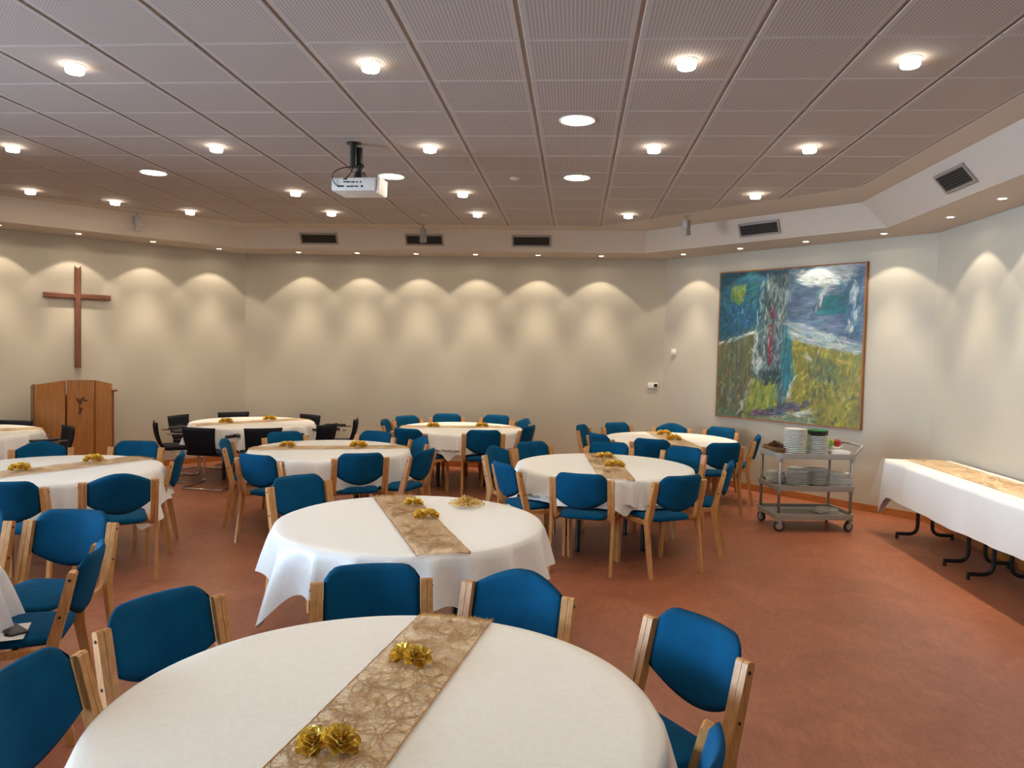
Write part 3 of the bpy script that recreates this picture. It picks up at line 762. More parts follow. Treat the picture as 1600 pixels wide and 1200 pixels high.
RUN = {'T1': (-98, 0.85, 0.29, -0.02, 460, 'gold fibre runner across the big foreground table'), 'T2': (-67, 0.80, 0.285, 0.02, 420, 'gold fibre runner on the table with the gold spray'),
       'T3': (-86, 0.80, 0.29, 0.02, 240, 'gold fibre runner on the table by the trolley'), 'T4': (-83, 0.80, 0.29, 0.0, 160, 'gold fibre runner on the table below the painting'),
       'T5': (14, 0.80, 0.28, 0.1, 160, 'gold fibre runner on the far middle table'), 'T6': (19, 0.80, 0.28, 0.1, 200, 'gold fibre runner on the left centre table'),
       'T7': (50, 0.80, 0.28, 0.0, 160, 'gold fibre runner on the far left table'), 'T8': (64, 0.80, 0.29, 0.0, 200, 'gold fibre runner on the left table'),
       'T9': (40, 0.80, 0.28, 0.0, 120, 'gold fibre runner on the table at the left edge beside the lectern')}
for i, (k, (a, hl, wd, off, ns, lab)) in enumerate(RUN.items()):
    x, y = TABLES[k]; runner(lab, x, y, math.radians(a), hl, wd, off, ns, 100 + i, tw=(1.1 if k == 'T1' else 1.6 if k == 'T2' else 2.0), zt=T_H + (0.013 if k in ('T3', 'T5') else 0.008))

# ------------------------------------------------------------------ gold roses
def rose_mesh(seed):
    """layers of broad rounded petals around a rolled heart"""
    rnd = random.Random(seed); mb = MB()
    for (n, R_, hgt, tilt, wid) in ((3, 0.004, 0.034, 0.05, 0.020), (4, 0.008, 0.036, 0.30, 0.030), (5, 0.012, 0.036, 0.62, 0.038), (5, 0.016, 0.034, 0.95, 0.046), (6, 0.018, 0.030, 1.25, 0.046)):
        o0 = rnd.uniform(0, 6)
        for q in range(n):
            a = o0 + 2 * PI * q / n + rnd.uniform(-.15, .15); ca, sa = math.cos(a), math.sin(a); tl = tilt + rnd.uniform(-.12, .12)
            NU, NV = 6, 6; vs = []; fs = []; wob = rnd.uniform(0, 6)
            for j in range(NV + 1):
                v = j / NV
                for i in range(NU + 1):
                    u = -1 + 2 * i / NU
                    w_ = wid * math.sqrt(max(0.0, 1 - (max(0, v - 0.45) / 0.6) ** 2)) * (0.35 + 0.65 * min(1, v / 0.4)) * 0.5
                    cup = 0.012 * u * u * (1 - 0.3 * v)                  # edges bend inward
                    out = R_ + hgt * v * math.sin(tl) - cup * math.cos(tl) + 0.010 * max(0, v - 0.65) ** 1.2 * 2.2
                    z = 0.004 + hgt * v * math.cos(tl) + cup * math.sin(tl) - 0.007 * max(0, v - 0.75) * 2 + 0.0016 * math.sin(5 * u + wob) * v
                    vs.append((out * ca - u * w_ * sa, out * sa + u * w_ * ca, max(0.001, z)))
            for j in range(NV):
                for i in range(NU):
                    b = j * (NU + 1) + i; fs.append((b, b + 1, b + NU + 2, b + NU + 1))
            mb.add(vs, fs)
    return mb.mesh('blossom', 'gold', smooth=True, fix=False)
ROSES = [rose_mesh(s) for s in (1, 2, 3)]
def rose_pair(label, x, y, ang, n=2, sc=1.0, zt=T_H + 0.012):
    t = thing('gold_rose_cluster', label, 'artificial flower', (x, y, zt), math.radians(ang), 'gold foil roses on the runners')
    spots = [(0, 0, 0, 0, 1.0)] if n == 1 else [(0.030, 0.0, 0.25, 0.30, 1.0), (-0.034, 0.006, -0.20, -0.55, 0.85)]
    for i, (dx, dy, rx, ryy, s) in enumerate(spots):
        inst('blossom', ROSES[i % 3], t, (dx * sc, dy * sc, 0.006 if n > 1 else 0.0), (rx, ryy, i * 1.7), (s * sc,) * 3)
RP = [(-0.53, 2.48, -25, 2, 1.0, 'two gold roses on the foreground runner, further pair'), (-0.62, 1.90, 10, 2, 1.05, 'two gold roses on the foreground runner, nearest pair'),
      (-1.06, 4.99, 0, 2, .85, 'gold rose further back on the runner beside the gold spray'), (-0.90, 4.63, 20, 2, 1.0, 'gold roses nearer on the runner beside the gold spray'),
      (0.31, 7.58, 0, 2, 1.1, 'gold roses further back on the table by the trolley'), (0.38, 7.03, 0, 2, 1.2, 'gold roses nearer on the table by the trolley'),
      (1.16, 9.95, 0, 2, 1.2, 'gold roses further back on the table below the painting'), (1.21, 9.38, 20, 2, 1.3, 'gold roses nearer on the table below the painting'),
      (-1.87, 10.0, 0, 2, 1.15, 'gold roses on the left of the far middle table'), (-1.24, 10.2, 0, 2, 1.15, 'gold roses on the right of the far middle table'),
      (-2.94, 7.60, 0, 2, 1.1, 'gold roses on the left of the left centre table'), (-2.25, 7.80, 0, 2, 1.2, 'gold roses on the right of the left centre table'),
      (-4.60, 9.72, 0, 2, 1.2, 'gold roses on the left of the far left table'), (-4.22, 10.25, 0, 2, 1.2, 'gold roses on the right of the far left table'),
      (-4.17, 6.28, 0, 2, 1.15, 'gold roses on the right of the left table'), (-4.42, 5.72, 0, 2, 1.15, 'gold roses on the left of the left table')]
for x, y, a, n, sc, lab in RP: rose_pair(lab, x, y, a, n, sc)
# the twig spray
rnd = random.Random(5); wi = MB(); be = MB()
for q in range(210):
    a = rnd.uniform(0, 2 * PI); L = rnd.uniform(0.015, 0.125); el = rnd.uniform(0.05, 0.9); ex, ey = math.cos(a) * L, math.sin(a) * L * 0.75
    z1 = 0.012 + 0.080 * math.sin(el) * (1.2 - L / 0.14); p0 = (ex * 0.15, ey * 0.15, 0.008); p1 = (ex * 0.6, ey * 0.6, 0.010 + z1 * 0.9); p2 = (ex, ey, z1)
    wi.tube([p0, p1, p2], 0.0009, 4)
    for b_ in range(2):
        f = 1 - 0.3 * b_; c = (ex * f, ey * f, z1 + 0.002); rr = rnd.uniform(0.0032, 0.0056)
        be.lathe([(0.0, -rr), (rr * 0.8, -rr * 0.55), (rr, 0), (rr * 0.8, rr * 0.55), (0.0, rr)], 6, c)
t = thing('gold_twig_spray', 'loose spray of pale gold beaded twigs on white tablecloth', 'decoration', (-0.70, 5.00, T_H + 0.003), 0.2)
o = inst('twigs', wi.mesh('twigs', 'gold', smooth=True), t); o['kind'] = 'stuff'
o = inst('beads', be.mesh('beads', 'palegold', smooth=True), t); o['kind'] = 'stuff'

# ------------------------------------------------------------------ buffet tables along the right wall
B_H = 0.755; BX0, BX1, BY1, BY0 = 3.16, 3.80, 8.0, 3.6
for (y0, y1, lab) in ((6.62, 7.96, 'folding buffet table by the right wall, further one under the long white cloth'), (5.22, 6.58, 'folding buffet table by the right wall, middle one under the long white cloth'),
                      (3.68, 5.18, 'folding buffet table by the right wall, nearest one outside the frame')):
    yc = (y0 + y1) / 2; t = thing('folding_table', lab, 'table', ((BX0 + BX1) / 2, yc, 0), 0, 'folding buffet tables')
    inst('tabletop', MB().rbox((0, 0, B_H - 0.018), (BX1 - BX0 - 0.02, y1 - y0, 0.028), 0.006).mesh('tabletop', 'tabletop'), t)
    for s in (-1, 1):
        yy = s * ((y1 - y0) / 2 - 0.18)
        for q in (-1, 1):
            pts = smooth_path([(q * 0.07, yy, B_H - 0.035), (q * 0.07, yy, 0.045), (q * 0.27, yy, 0.045)], 6, 0.09)
            lg = MB().tube(pts, 0.017, 10); lg.tube([(q * 0.262, yy, 0.05), (q * 0.262, yy, 0.0)], [0.012, 0.016], 10)
            inst('leg', lg.mesh('leg', 'blackmetal', smooth=AUTO), t)
        inst('leg_bar', MB().tube([(-0.07, yy, 0.4), (0.07, yy, 0.4)], 0.012, 8).mesh('leg_bar', 'blackmetal', smooth=True), t)
def buffet_cloth():
    rnd = random.Random(3); zt = B_H + 0.002; vs = []; fs = []
    # section across x: back edge -> top -> front edge -> hang ; running along y; the far end hangs too
    NY = 90; ys = [BY1 - (BY1 - BY0) * i / NY for i in range(NY + 1)]
    hangs = 10
    def hem(y): return 0.375 + 0.012 * math.sin(y * 2.1) + 0.19 * max(0.0, 1 - (BY1 - y) / 0.16) ** 1.5
    def fold(y): return 0.010 * math.sin(y * 7.3 + 0.6 * math.sin(y * 3)) + 0.005 * math.sin(y * 19)
    rows = []
    for y in ys:
        row = []
        for k in range(9): row.append((BX1 - (BX1 - BX0) * k / 8, y, zt + 0.0008 * math.sin(y * 11 + k)))
        for j in range(1, hangs + 1):
            t = j / hangs; h = hem(y); row.append((BX0 - 0.006 - 0.012 * t + fold(y) * t - 0.05 * t * max(0, 1 - (BY1 - y) / 0.2) , y, zt - h * t))
        rows.append(row)
    W_ = len(rows[0])
    for r_ in rows: vs += r_
    for i in range(NY):
        for j in range(W_ - 1):
            a = i * W_ + j; fs.append((a, a + 1, a + W_ + 1, a + W_))
    # far end hang
    o = len(vs); NX = 10
    for j in range(hangs + 1):
        t = j / hangs
        for k in range(W_):
            x, y, z = rows[0][k]
            if k <= 8:
                h = 0.36 + 0.21 * (k / 8) ** 8; vs.append((x - 0.006 * t * (k / 8), y + 0.004 + 0.02 * t + 0.012 * t * math.sin(k * 1.7), z - h * t))
            else: vs.append((x, y, z))
    for j in range(hangs):
        for k in range(8):
            a = o + j * W_ + k; fs.append((a, a + W_, a + W_ + 1, a + 1))
    # corner bridge
    for j in range(hangs):
        a0 = o + j * W_ + 8; a1 = o + (j + 1) * W_ + 8; b0 = 8 + j; b1 = 9 + j
        fs.append((a0, a1, b1, b0)) if a0 != b0 else None
    return MB().add(vs, fs).mesh('buffet_cloth', 'linen', smooth=True)
tag(inst('buffet_tablecloth', buffet_cloth()), 'long white tablecloth over the buffet tables by the right wall', 'tablecloth')
def vinyl_cover():
    """clear plastic sheet laid over the far end of the buffet, hanging past the cloth corner"""
    zt = B_H + 0.0045; vs = []; fs = []; NS = 44
    path = []   # plan outline of the hanging edge: along the far end, round the corner, along the front
    for i in range(NS + 1):
        t = i / NS
        if t < 0.5: x, y, nx, ny = BX1 - (BX1 - BX0) * (t / 0.5), BY1, 0, 1
        else: x, y, nx, ny = BX0, BY1 - 0.55 * ((t - 0.5) / 0.5), -1, 0
        c = max(0.0, 1 - abs(t - 0.5) / 0.12)
        l = math.hypot(nx - 0.7 * c, ny + 0.7 * c); path.append((x, y, (nx - 0.9 * c * (ny != 0)) , (ny + 0.9 * c * (nx != 0)), c))
    H = 9
    for j in range(H + 1):
        t = j / H
        for i, (x, y, nx, ny, c) in enumerate(path):
            dr = 0.30 + 0.13 * c; w_ = 0.030 + 0.03 * t + 0.012 * t * math.sin(i * 1.15) + 0.05 * t * c
            vs.append((x + nx * w_, y + ny * w_, zt - 0.004 - dr * t))
    W_ = NS + 1
    for j in range(H):
        for i in range(NS):
            a = j * W_ + i; fs.append((a, a + 1, a + W_ + 1, a + W_))
    o = len(vs)
    for (x, y, nx, ny, c) in path: vs.append((x, y, zt))
    for i in range(NS): fs.append((o + i, o + i + 1, i + 1, i))
    vs += [(BX1, BY1 - 0.55, zt)]; fs.append(tuple(range(o, o + W_)) + (len(vs) - 1,))
    return MB().add(vs, fs).mesh('plastic_cover', 'vinyl', smooth=True)
tag(inst('plastic_cover', vinyl_cover()), 'clear plastic cover hanging over the far end of the buffet cloth', 'table cover')
runner('long gold fibre runner along the buffet tables', 3.53, 5.8, PI / 2, 2.2, 0.37, 0.0, 620, 201, zt=B_H + 0.007, flat=True, tw=1.6)

# ------------------------------------------------------------------ trolley
TR = thing('serving_trolley', 'grey three-shelf serving trolley loaded with plates, beside the painting wall', 'trolley', (2.42, 8.14, 0), math.radians(8))
SX, SY = 0.42, 0.285; SHZ = (0.765, 0.440, 0.150)
def tray(z):
    mb = MB(); rim = 0.035; k = 40; prof = [(0.0, z), (0.955, z), (0.965, z + rim), (1.0, z + rim), (1.0, z + rim - 0.02), (0.985, z - 0.022), (0.0, z - 0.022)]; vs = []; fs = []
    for f, zz in prof:
        for i in range(k):
            a = 2 * PI * i / k; c, s = math.cos(a), math.sin(a); e_ = 0.22
            vs.append((math.copysign(abs(c) ** e_, c) * SX * f, math.copysign(abs(s) ** e_, s) * SY * (f if f < 0.01 else f - (1 - f) * 0.4), zz))
    for j in range(len(prof) - 1):
        for i in range(k):
            i2 = (i + 1) % k; fs.append((j * k + i, j * k + i2, (j + 1) * k + i2, (j + 1) * k + i))
    return mb.add(vs, fs).mesh('shelf', 'greyplastic', smooth=AUTO)
for z in SHZ: inst('shelf', tray(z), TR)
post_me = MB().tube([(0, 0, 0.13), (0, 0, 0.765)], 0.0145, 12).mesh('post', 'alu', smooth=True)
coll_me = MB().lathe([(0.024, 0.0), (0.020, -0.02), (0.017, -0.035)], 12).mesh('collar', 'greyplastic', smooth=AUTO)
rx_ = Matrix.Rotation(PI / 2, 3, 'X')
wheel_me = MB().lathe([(0.020, -0.014), (0.046, -0.014), (0.054, -0.009), (0.055, 0.0), (0.054, 0.009), (0.046, 0.014), (0.020, 0.014)], 22, rot=rx_).mesh('tyre', 'rubber', smooth=AUTO)
hub_me = MB().lathe([(0.0, -0.018), (0.012, -0.018), (0.034, -0.0145), (0.036, 0.0), (0.034, 0.0145), (0.012, 0.018), (0.0, 0.018)], 18, rot=rx_).mesh('hub', 'hub', smooth=AUTO)
fork_me = MB().box((0.008, -0.024, 0.085), (0.03, 0.004, 0.07)).box((0.008, 0.024, 0.085), (0.03, 0.004, 0.07)).box((0.012, 0, 0.122), (0.05, 0.055, 0.012)).mesh('fork', 'greyplastic')
for s in (-1, 1):
    for q in (-1, 1):
        inst('post', post_me, TR, (s * 0.372, q * 0.235, 0))
        for z in SHZ: inst('collar', coll_me, TR, (s * 0.372, q * 0.235, z - 0.02))
        c = inst('caster', fork_me, TR, (s * 0.36, q * 0.235, 0.0), (0, 0, (0.3 if q < 0 else 1.2) * s))
        inst('tyre', wheel_me, c, (0, 0, 0.055)); inst('hub', hub_me, c, (0, 0, 0.055))
hd = MB().tube(smooth_path([(0.40, -0.22, 0.775), (0.46, -0.22, 0.85), (0.50, -0.20, 0.875), (0.50, 0.20, 0.875), (0.46, 0.22, 0.85), (0.40, 0.22, 0.775)], 5, 0.03), 0.014, 10)
inst('handle', hd.mesh('handle', 'greyplastic', smooth=True), TR)
def on_trolley(lx, ly):
    a = math.radians(8); return 2.42 + lx * math.cos(a) - ly * math.sin(a), 8.14 + lx * math.sin(a) + ly * math.cos(a)
def plate_mesh(R_, h, mat):
    return MB().lathe([(0.0, 0.0), (R_ * 0.58, 0.0), (R_ * 0.66, 0.003), (R_ * 0.90, h - 0.009), (R_ * 0.985, h - 0.007), (R_, h - 0.004), (R_ * 0.99, h), (R_ * 0.90, h - 0.003), (R_ * 0.62, 0.007), (0.0, 0.006)], 28).mesh('plate', mat, smooth=AUTO)
P_BIG = plate_mesh(0.112, 0.019, 'china'); P_MID = plate_mesh(0.112, 0.019, 'chinagrey'); P_SM = plate_mesh(0.098, 0.017, 'chinagrey'); P_DARK = plate_mesh(0.104, 0.019, 'darkplate'); P_GREEN = plate_mesh(0.104, 0.018, 'greenplate')
rnd = random.Random(9)
ORD = ['topmost', 'second', 'third', 'fourth', 'fifth', 'sixth', 'seventh', 'eighth', 'ninth', 'tenth', 'eleventh', 'twelfth', 'thirteenth', 'fourteenth', 'fifteenth']
def stack(lx, ly, z, n, me, pitch, label, group, nm='plate', cat='plate'):
    x, y = on_trolley(lx, ly)
    for i in range(n):
        o = inst(nm, me, None, (x + rnd.uniform(-.005, .005), y + rnd.uniform(-.005, .005), z + 0.0015 + i * pitch), (0, 0, rnd.uniform(0, 6)))
        tag(o, label.replace('ORD', ORD[n - 1 - i]), cat, group)
    return z + 0.0015 + n * pitch
stack(-0.15, -0.05, SHZ[0], 15, P_BIG, 0.0175, 'ORD white plate from the top of the tall stack on the trolley top', 'tall white plate stack on the trolley top')
zz = stack(0.10, -0.03, SHZ[0], 11, P_MID, 0.0175, 'ORD pale plate counted down from the dark plates on the trolley top', 'greyish plate stack on the trolley top')
for i in range(3):
    x, y = on_trolley(0.10, -0.03); tag(inst('plate', P_DARK, None, (x, y, zz + 0.002 + i * 0.0135)), ('lowest', 'middle', 'uppermost')[i] + ' dark plate below the green plate on the trolley top', 'plate', 'dark plates on the trolley top')
x, y = on_trolley(0.10, -0.03); tag(inst('plate', P_GREEN, None, (x, y, zz + 0.002 + 3 * 0.0135)), 'green plate on top of the dark plates on the trolley', 'plate')
stack(-0.26, 0.14, SHZ[1], 7, P_SM, 0.0165, 'ORD plate from the top of the leftmost stack, middle trolley shelf', 'leftmost plate stack on the middle trolley shelf')
stack(-0.09, -0.02, SHZ[1], 9, P_MID, 0.0165, 'ORD plate from the top of the second front stack, middle trolley shelf', 'second plate stack on the middle trolley shelf')
stack(0.135, 0.02, SHZ[1], 10, P_MID, 0.0165, 'ORD plate from the top of the third front stack, middle trolley shelf', 'third plate stack on the middle trolley shelf')
stack(-0.02, 0.19, SHZ[1], 9, P_SM, 0.0165, 'ORD plate from the top of the back stack, middle trolley shelf', 'back plate stack on the middle trolley shelf')
stack(0.300, -0.13, SHZ[1], 9, P_SM, 0.0165, 'ORD plate from the top of the rightmost stack, middle trolley shelf', 'rightmost plate stack on the middle trolley shelf')
stack(0.22, -0.06, SHZ[2], 3, P_BIG, 0.0175, 'ORD plate from the top of the low stack, bottom trolley shelf', 'low plate stack on the bottom trolley shelf')
# square white dish, fruit, wicker basket of cones
x, y = on_trolley(0.305, -0.09)
dish = MB(); dish.rbox((0, 0, 0.004), (0.15, 0.16, 0.006), 0.002)
for dx, dy, sx_, sy_ in ((0.076, 0, 0.006, 0.168), (-0.076, 0, 0.006, 0.168), (0, 0.081, 0.146, 0.006), (0, -0.081, 0.146, 0.006)): dish.box((dx, dy, 0.026), (sx_, sy_, 0.048))
tag(inst('serving_dish', dish.mesh('serving_dish', 'china'), None, (x, y, SHZ[0] + 0.001), (0, 0, math.radians(8))), 'rectangular white dish at the right of the trolley top', 'dish')
def fruit(lx, ly, z, R_, mat, lab):
    x, y = on_trolley(lx, ly); t = thing('fruit', lab, 'fruit', (x, y, z))
    inst('flesh', MB().lathe([(0.0, R_ * 0.12), (R_ * 0.4, 0.0), (R_ * 0.85, R_ * 0.45), (R_, R_ * 1.1), (R_ * 0.8, R_ * 1.7), (R_ * 0.35, R_ * 1.95), (0.0, R_ * 1.75)], 18).mesh('flesh', mat, smooth=True), t)
    inst('stem', MB().tube([(0, 0, R_ * 1.7), (0.003, 0, R_ * 2.2)], 0.002, 6).mesh('stem', 'stem'), t)
bowlx, bowly = on_trolley(0.322, 0.08)
bowl = MB().lathe([(0.0, 0.0), (0.045, 0.0), (0.095, 0.075), (0.091, 0.076), (0.042, 0.006), (0.0, 0.006)], 24)
tag(inst('fruit_bowl', bowl.mesh('fruit_bowl', 'china', smooth=AUTO), None, (bowlx, bowly, SHZ[0] + 0.001)), 'small white bowl under the fruit on the trolley top', 'bowl')
fruit(0.285, 0.08, SHZ[0] + 0.062, 0.046, 'applegreen', 'green apple behind the white dish on the trolley'); fruit(0.362, 0.08, SHZ[0] + 0.066, 0.042, 'red', 'red apple beside the green one on the trolley')
x, y = on_trolley(-0.29, 0.08); bk = thing('wicker_basket', 'flat brown wicker basket with pine cones at the left of the trolley top', 'basket', (x, y, SHZ[0] + 0.001), math.radians(8))
bs = MB()
for lv in range(5):
    pts = [(math.copysign(abs(math.cos(q)) ** .6, math.cos(q)) * (0.092 + lv * 0.003), math.copysign(abs(math.sin(q)) ** .6, math.sin(q)) * (0.150 + lv * 0.003), 0.008 + lv * 0.013) for q in [2 * PI * i / 32 for i in range(32)]]
    bs.tube(pts, 0.007, 6, closed=True)
bs.lathe([(0.0, 0.001), (0.08, 0.001), (0.08, 0.008), (0.0, 0.008)], 20)
inst('basket_body', bs.mesh('basket_body', 'wicker', smooth=AUTO), bk)
cone = MB()
for lv in range(7):
    rr = 0.020 * math.sin(PI * (0.18 + 0.72 * lv / 6)); z = 0.006 + lv * 0.007
    for q in range(7):
        a = 2 * PI * (q + 0.5 * (lv % 2)) / 7; c_, s_ = math.cos(a), math.sin(a)
        cone.add([(0, 0, z), (rr * 1.3 * math.cos(a - .35), rr * 1.3 * math.sin(a - .35), z + 0.006), (rr * 1.7 * c_, rr * 1.7 * s_, z + 0.009), (rr * 1.3 * math.cos(a + .35), rr * 1.3 * math.sin(a + .35), z + 0.006)], [(0, 1, 2, 3)])
cone_me = cone.mesh('pine_cone', 'wicker', fix=False)
ca_, sa_ = math.cos(math.radians(8)), math.sin(math.radians(8))
for i, (dx, dy) in enumerate([(-.045, -.08), (.03, -.085), (-.04, -.01), (.04, -.005), (-.04, .06), (.035, .07), (0.0, 0.035), (0.0, -0.045)]):
    tag(inst('pine_cone', cone_me, None, (x + dx * ca_ - dy * sa_, y + dx * sa_ + dy * ca_, SHZ[0] + 0.045 + (0.022 if i > 5 else 0)), (0.5 * ((i % 3) - 1), 0.4 * ((i % 2) - .5), i)), 'brown pine cone heaped in the basket on the trolley', 'pine cone', 'pine cones in the trolley basket')

# ------------------------------------------------------------------ painting
def painting():
    A = Vector((1.28, 11.3, 0)); B = Vector((3.85, 8.6, 0)); e_ = (B - A).normalized(); nin = Vector((-e_.y, e_.x, 0)) * -1
    if nin.dot(Vector((0, 0, 0)) - A) < 0: nin = -nin
    s0, s1, z0, z1 = 0.985, 2.965, 0.952, 2.866
    t = thing('painting', 'large unframed abstract oil painting in teal, grey and olive on the angled wall', 'painting', tuple(A + e_ * ((s0 + s1) / 2) + nin * 0.004 + Vector((0, 0, z0))))
    ang = math.atan2(e_.y, e_.x); t.rotation_euler = (0, 0, ang)      # local x along the wall, local -y into the room
    W_, H_ = s1 - s0, z1 - z0
    NXp, NYp = 300, 290
    rng = np.random.default_rng(4)
    img = np.zeros((NYp, NXp, 3)); U, V = np.meshgrid((np.arange(NXp) + .5) / NXp, (np.arange(NYp) + .5) / NYp)
    img[:] = (70, 95, 95)
    def inpoly(P):
        ins = np.zeros(U.shape, bool); n = len(P); j = n - 1
        for i in range(n):
            xi, yi = P[i]; xj, yj = P[j]
            if yi != yj: ins ^= ((yi > V) != (yj > V)) & (U < (xj - xi) * (V - yi) / (yj - yi) + xi)
            j = i
        return ins
    REG = [ # polygon, palette, stroke angle (deg), spread, length, width
     ([(0, 0), (.36, 0), (.30, .42), (0, .51)], [(18, 72, 92), (12, 62, 104), (28, 96, 92), (20, 88, 120), (40, 100, 100)], 20, 50, .10, .012),
     ([(.05, .24), (.28, .22), (.27, .42), (.05, .46)], [(10, 68, 108), (14, 82, 120), (16, 62, 94), (30, 104, 124)], 90, 25, .10, .014),
     ([(0, .50), (.28, .41), (.27, .72), (.19, 1), (0, 1)], [(112, 100, 58), (74, 96, 70), (128, 104, 58), (66, 88, 78), (96, 98, 64)], 88, 14, .14, .010),
     ([(.48, 0), (1, 0), (1, .52), (.5, .42)], [(92, 112, 136), (78, 100, 128), (108, 126, 148), (62, 92, 122)], 5, 30, .10, .016),
     ([(.54, .02), (.93, .0), (.92, .11), (.72, .13), (.60, .11)], [(206, 212, 210), (188, 198, 200), (222, 224, 218), (150, 168, 172)], -8, 18, .14, .014),
     ([(.84, .12), (.98, .06), (.98, .44), (.9, .44)], [(54, 92, 120), (40, 82, 116), (70, 110, 134)], 80, 20, .08, .014),
     ([(.72, .20), (.89, .17), (.88, .30), (.70, .31)], [(8, 96, 104), (12, 108, 112), (14, 84, 96)], 5, 15, .07, .014),
     ([(.66, .29), (.76, .17), (.72, .29)], [(36, 44, 56), (60, 66, 78)], 55, 10, .07, .010),
     ([(.46, .33), (.62, .36), (.99, .49), (.99, .57), (.75, .52), (.5, .44)], [(176, 186, 184), (146, 164, 170), (120, 150, 164), (196, 202, 198)], -12, 12, .12, .012),
     ([(.54, .46), (.76, .52), (1, .55), (1, 1), (.53, 1)], [(140, 128, 22), (158, 144, 30), (122, 118, 28), (100, 108, 36), (170, 156, 44)], 70, 60, .08, .016),
     ([(.66, .55), (.86, .6), (.84, .74), (.68, .72)], [(104, 112, 50), (88, 104, 56), (120, 120, 48)], 80, 30, .07, .014),
     ([(.36, .03), (.52, .02), (.50, .66), (.30, .70), (.33, .3)], [(62, 88, 94), (96, 118, 122), (34, 54, 60), (140, 156, 154), (74, 100, 96)], 86, 22, .12, .009),
     ([(.47, .36), (.54, .45), (.57, .72), (.52, .84), (.48, .70)], [(14, 88, 102), (34, 112, 124), (20, 76, 98), (60, 130, 140)], 86, 14, .12, .010),
     ([(.27, .72), (.44, .74), (.47, .94), (.36, .97), (.2, 1)], [(146, 152, 52), (112, 134, 52), (162, 160, 60), (128, 140, 46), (90, 112, 60)], 80, 30, .08, .014),
     ([(.33, .68), (.48, .64), (.49, .74), (.36, .77)], [(30, 50, 50), (48, 72, 66), (18, 36, 38)], 10, 40, .06, .010),
     ([(.09, .10), (.20, .09), (.19, .20), (.12, .22), (.09, .18)], [(132, 144, 44), (148, 150, 54), (104, 128, 56), (70, 110, 80)], 90, 18, .06, .014),
     ([(0, .93), (.16, .95), (.2, 1), (0, 1)], [(66, 90, 72), (90, 110, 84)], 10, 40, .06, .01),
     ([(.45, .94), (.75, .93), (.72, 1), (.3, 1)], [(110, 136, 92), (180, 172, 120), (92, 120, 110), (150, 150, 100)], 5, 30, .06, .01)]
    lab = np.full(U.shape, -1)
    for i, (P, pal, *_) in enumerate(REG):
        mk = inpoly(P); lab[mk] = i; img[mk] = np.mean(pal, 0)
    hgt = np.zeros(U.shape)
    def stroke(u, v, ang_, L, w_, col, al=0.8):
        c, s = math.cos(ang_), math.sin(ang_); R_ = L / 2 + w_
        i0, i1 = max(0, int((u - R_) * NXp)), min(NXp, int((u + R_) * NXp) + 2); j0, j1 = max(0, int((v - R_) * NYp)), min(NYp, int((v + R_) * NYp) + 2)
        if i1 <= i0 or j1 <= j0: return
        du = U[j0:j1, i0:i1] - u; dv = V[j0:j1, i0:i1] - v
        a = du * c - dv * s; b = du * s + dv * c + 0.12 * a * a / max(L, 1e-3) * (1 if col[0] % 2 < 1 else -1)
        k = np.clip(1.3 - np.abs(b) / w_, 0, 1) * np.clip((L / 2 - np.abs(a)) / (0.25 * L) , 0, 1)
        k *= 0.55 + 0.45 * np.sin(b / w_ * 5 + u * 90)
        k = (np.clip(k, 0, 1) * al)[..., None]
        img[j0:j1, i0:i1] = img[j0:j1, i0:i1] * (1 - k) + np.array(col) * k
        hgt[j0:j1, i0:i1] = np.maximum(hgt[j0:j1, i0:i1] * 0.9, k[..., 0])
    for q in range(11000):
        u, v = rng.random(2); i = lab[min(NYp - 1, int(v * NYp)), min(NXp - 1, int(u * NXp))]
        if i < 0: pal, an, spd, L, w_ = [(60, 90, 92), (120, 140, 140), (40, 64, 72)], 80, 30, .08, .01
        else: _, pal, an, spd, L, w_ = REG[i]
        col = np.clip(np.array(pal[rng.integers(len(pal))]) * rng.uniform(.66, 1.16) + rng.normal(0, 6, 3), 0, 255)
        stroke(u, v, math.radians(an + rng.normal(0, spd * .5)), L * rng.uniform(.4, 1.3), w_ * rng.uniform(.25, 1.1), col, .8)
    def line(pts, cols, w_, n, jit=0.01, al=.85):
        for q in range(n):
            k = rng.random() * (len(pts) - 1); i = int(k); f = k - i; (x0_, y0_), (x1_, y1_) = pts[i], pts[i + 1]
            an = math.atan2(-(y1_ - y0_), x1_ - x0_); col = np.array(cols[rng.integers(len(cols))]) * rng.uniform(.7, 1.05)
            stroke(x0_ + (x1_ - x0_) * f + rng.normal(0, jit), y0_ + (y1_ - y0_) * f + rng.normal(0, jit), an + rng.normal(0, .25), rng.uniform(.03, .09), w_ * rng.uniform(.6, 1.3), np.clip(col, 0, 255), al)
    WH = [(210, 216, 212), (180, 196, 196), (226, 226, 220)]
    line([(.40, .24), (.405, .45), (.395, .63)], [(122, 36, 58), (104, 30, 50), (140, 50, 66)], .012, 46, .006)
    line([(.44, .20), (.44, .40), (.45, .62)], [(60, 46, 76), (92, 66, 92)], .006, 14, .01)
    line([(.30, .28), (.29, .45), (.27, .60), (.30, .68)], WH, .006, 34, .012)
    line([(.36, .06), (.33, .2), (.37, .4), (.35, .6)], WH, .005, 30, .015)
    line([(.50, .06), (.50, .2), (.46, .33), (.47, .5)], WH, .006, 26, .014)
    line([(.02, .49), (.15, .455), (.28, .41)], WH + [(120, 150, 150)], .006, 24, .006)
    line([(.27, .52), (.33, .62), (.30, .66)], WH, .009, 26, .012)
    line([(.94, .12), (.94, .28), (.91, .42)], WH, .012, 30, .010)
    line([(.60, .10), (.75, .085), (.92, .05)], WH, .012, 26, .012)
    line([(.78, .12), (.70, .26)], WH, .010, 12, .01)
    line([(.56, .70), (.55, .80), (.51, .88)], WH, .005, 18, .008)
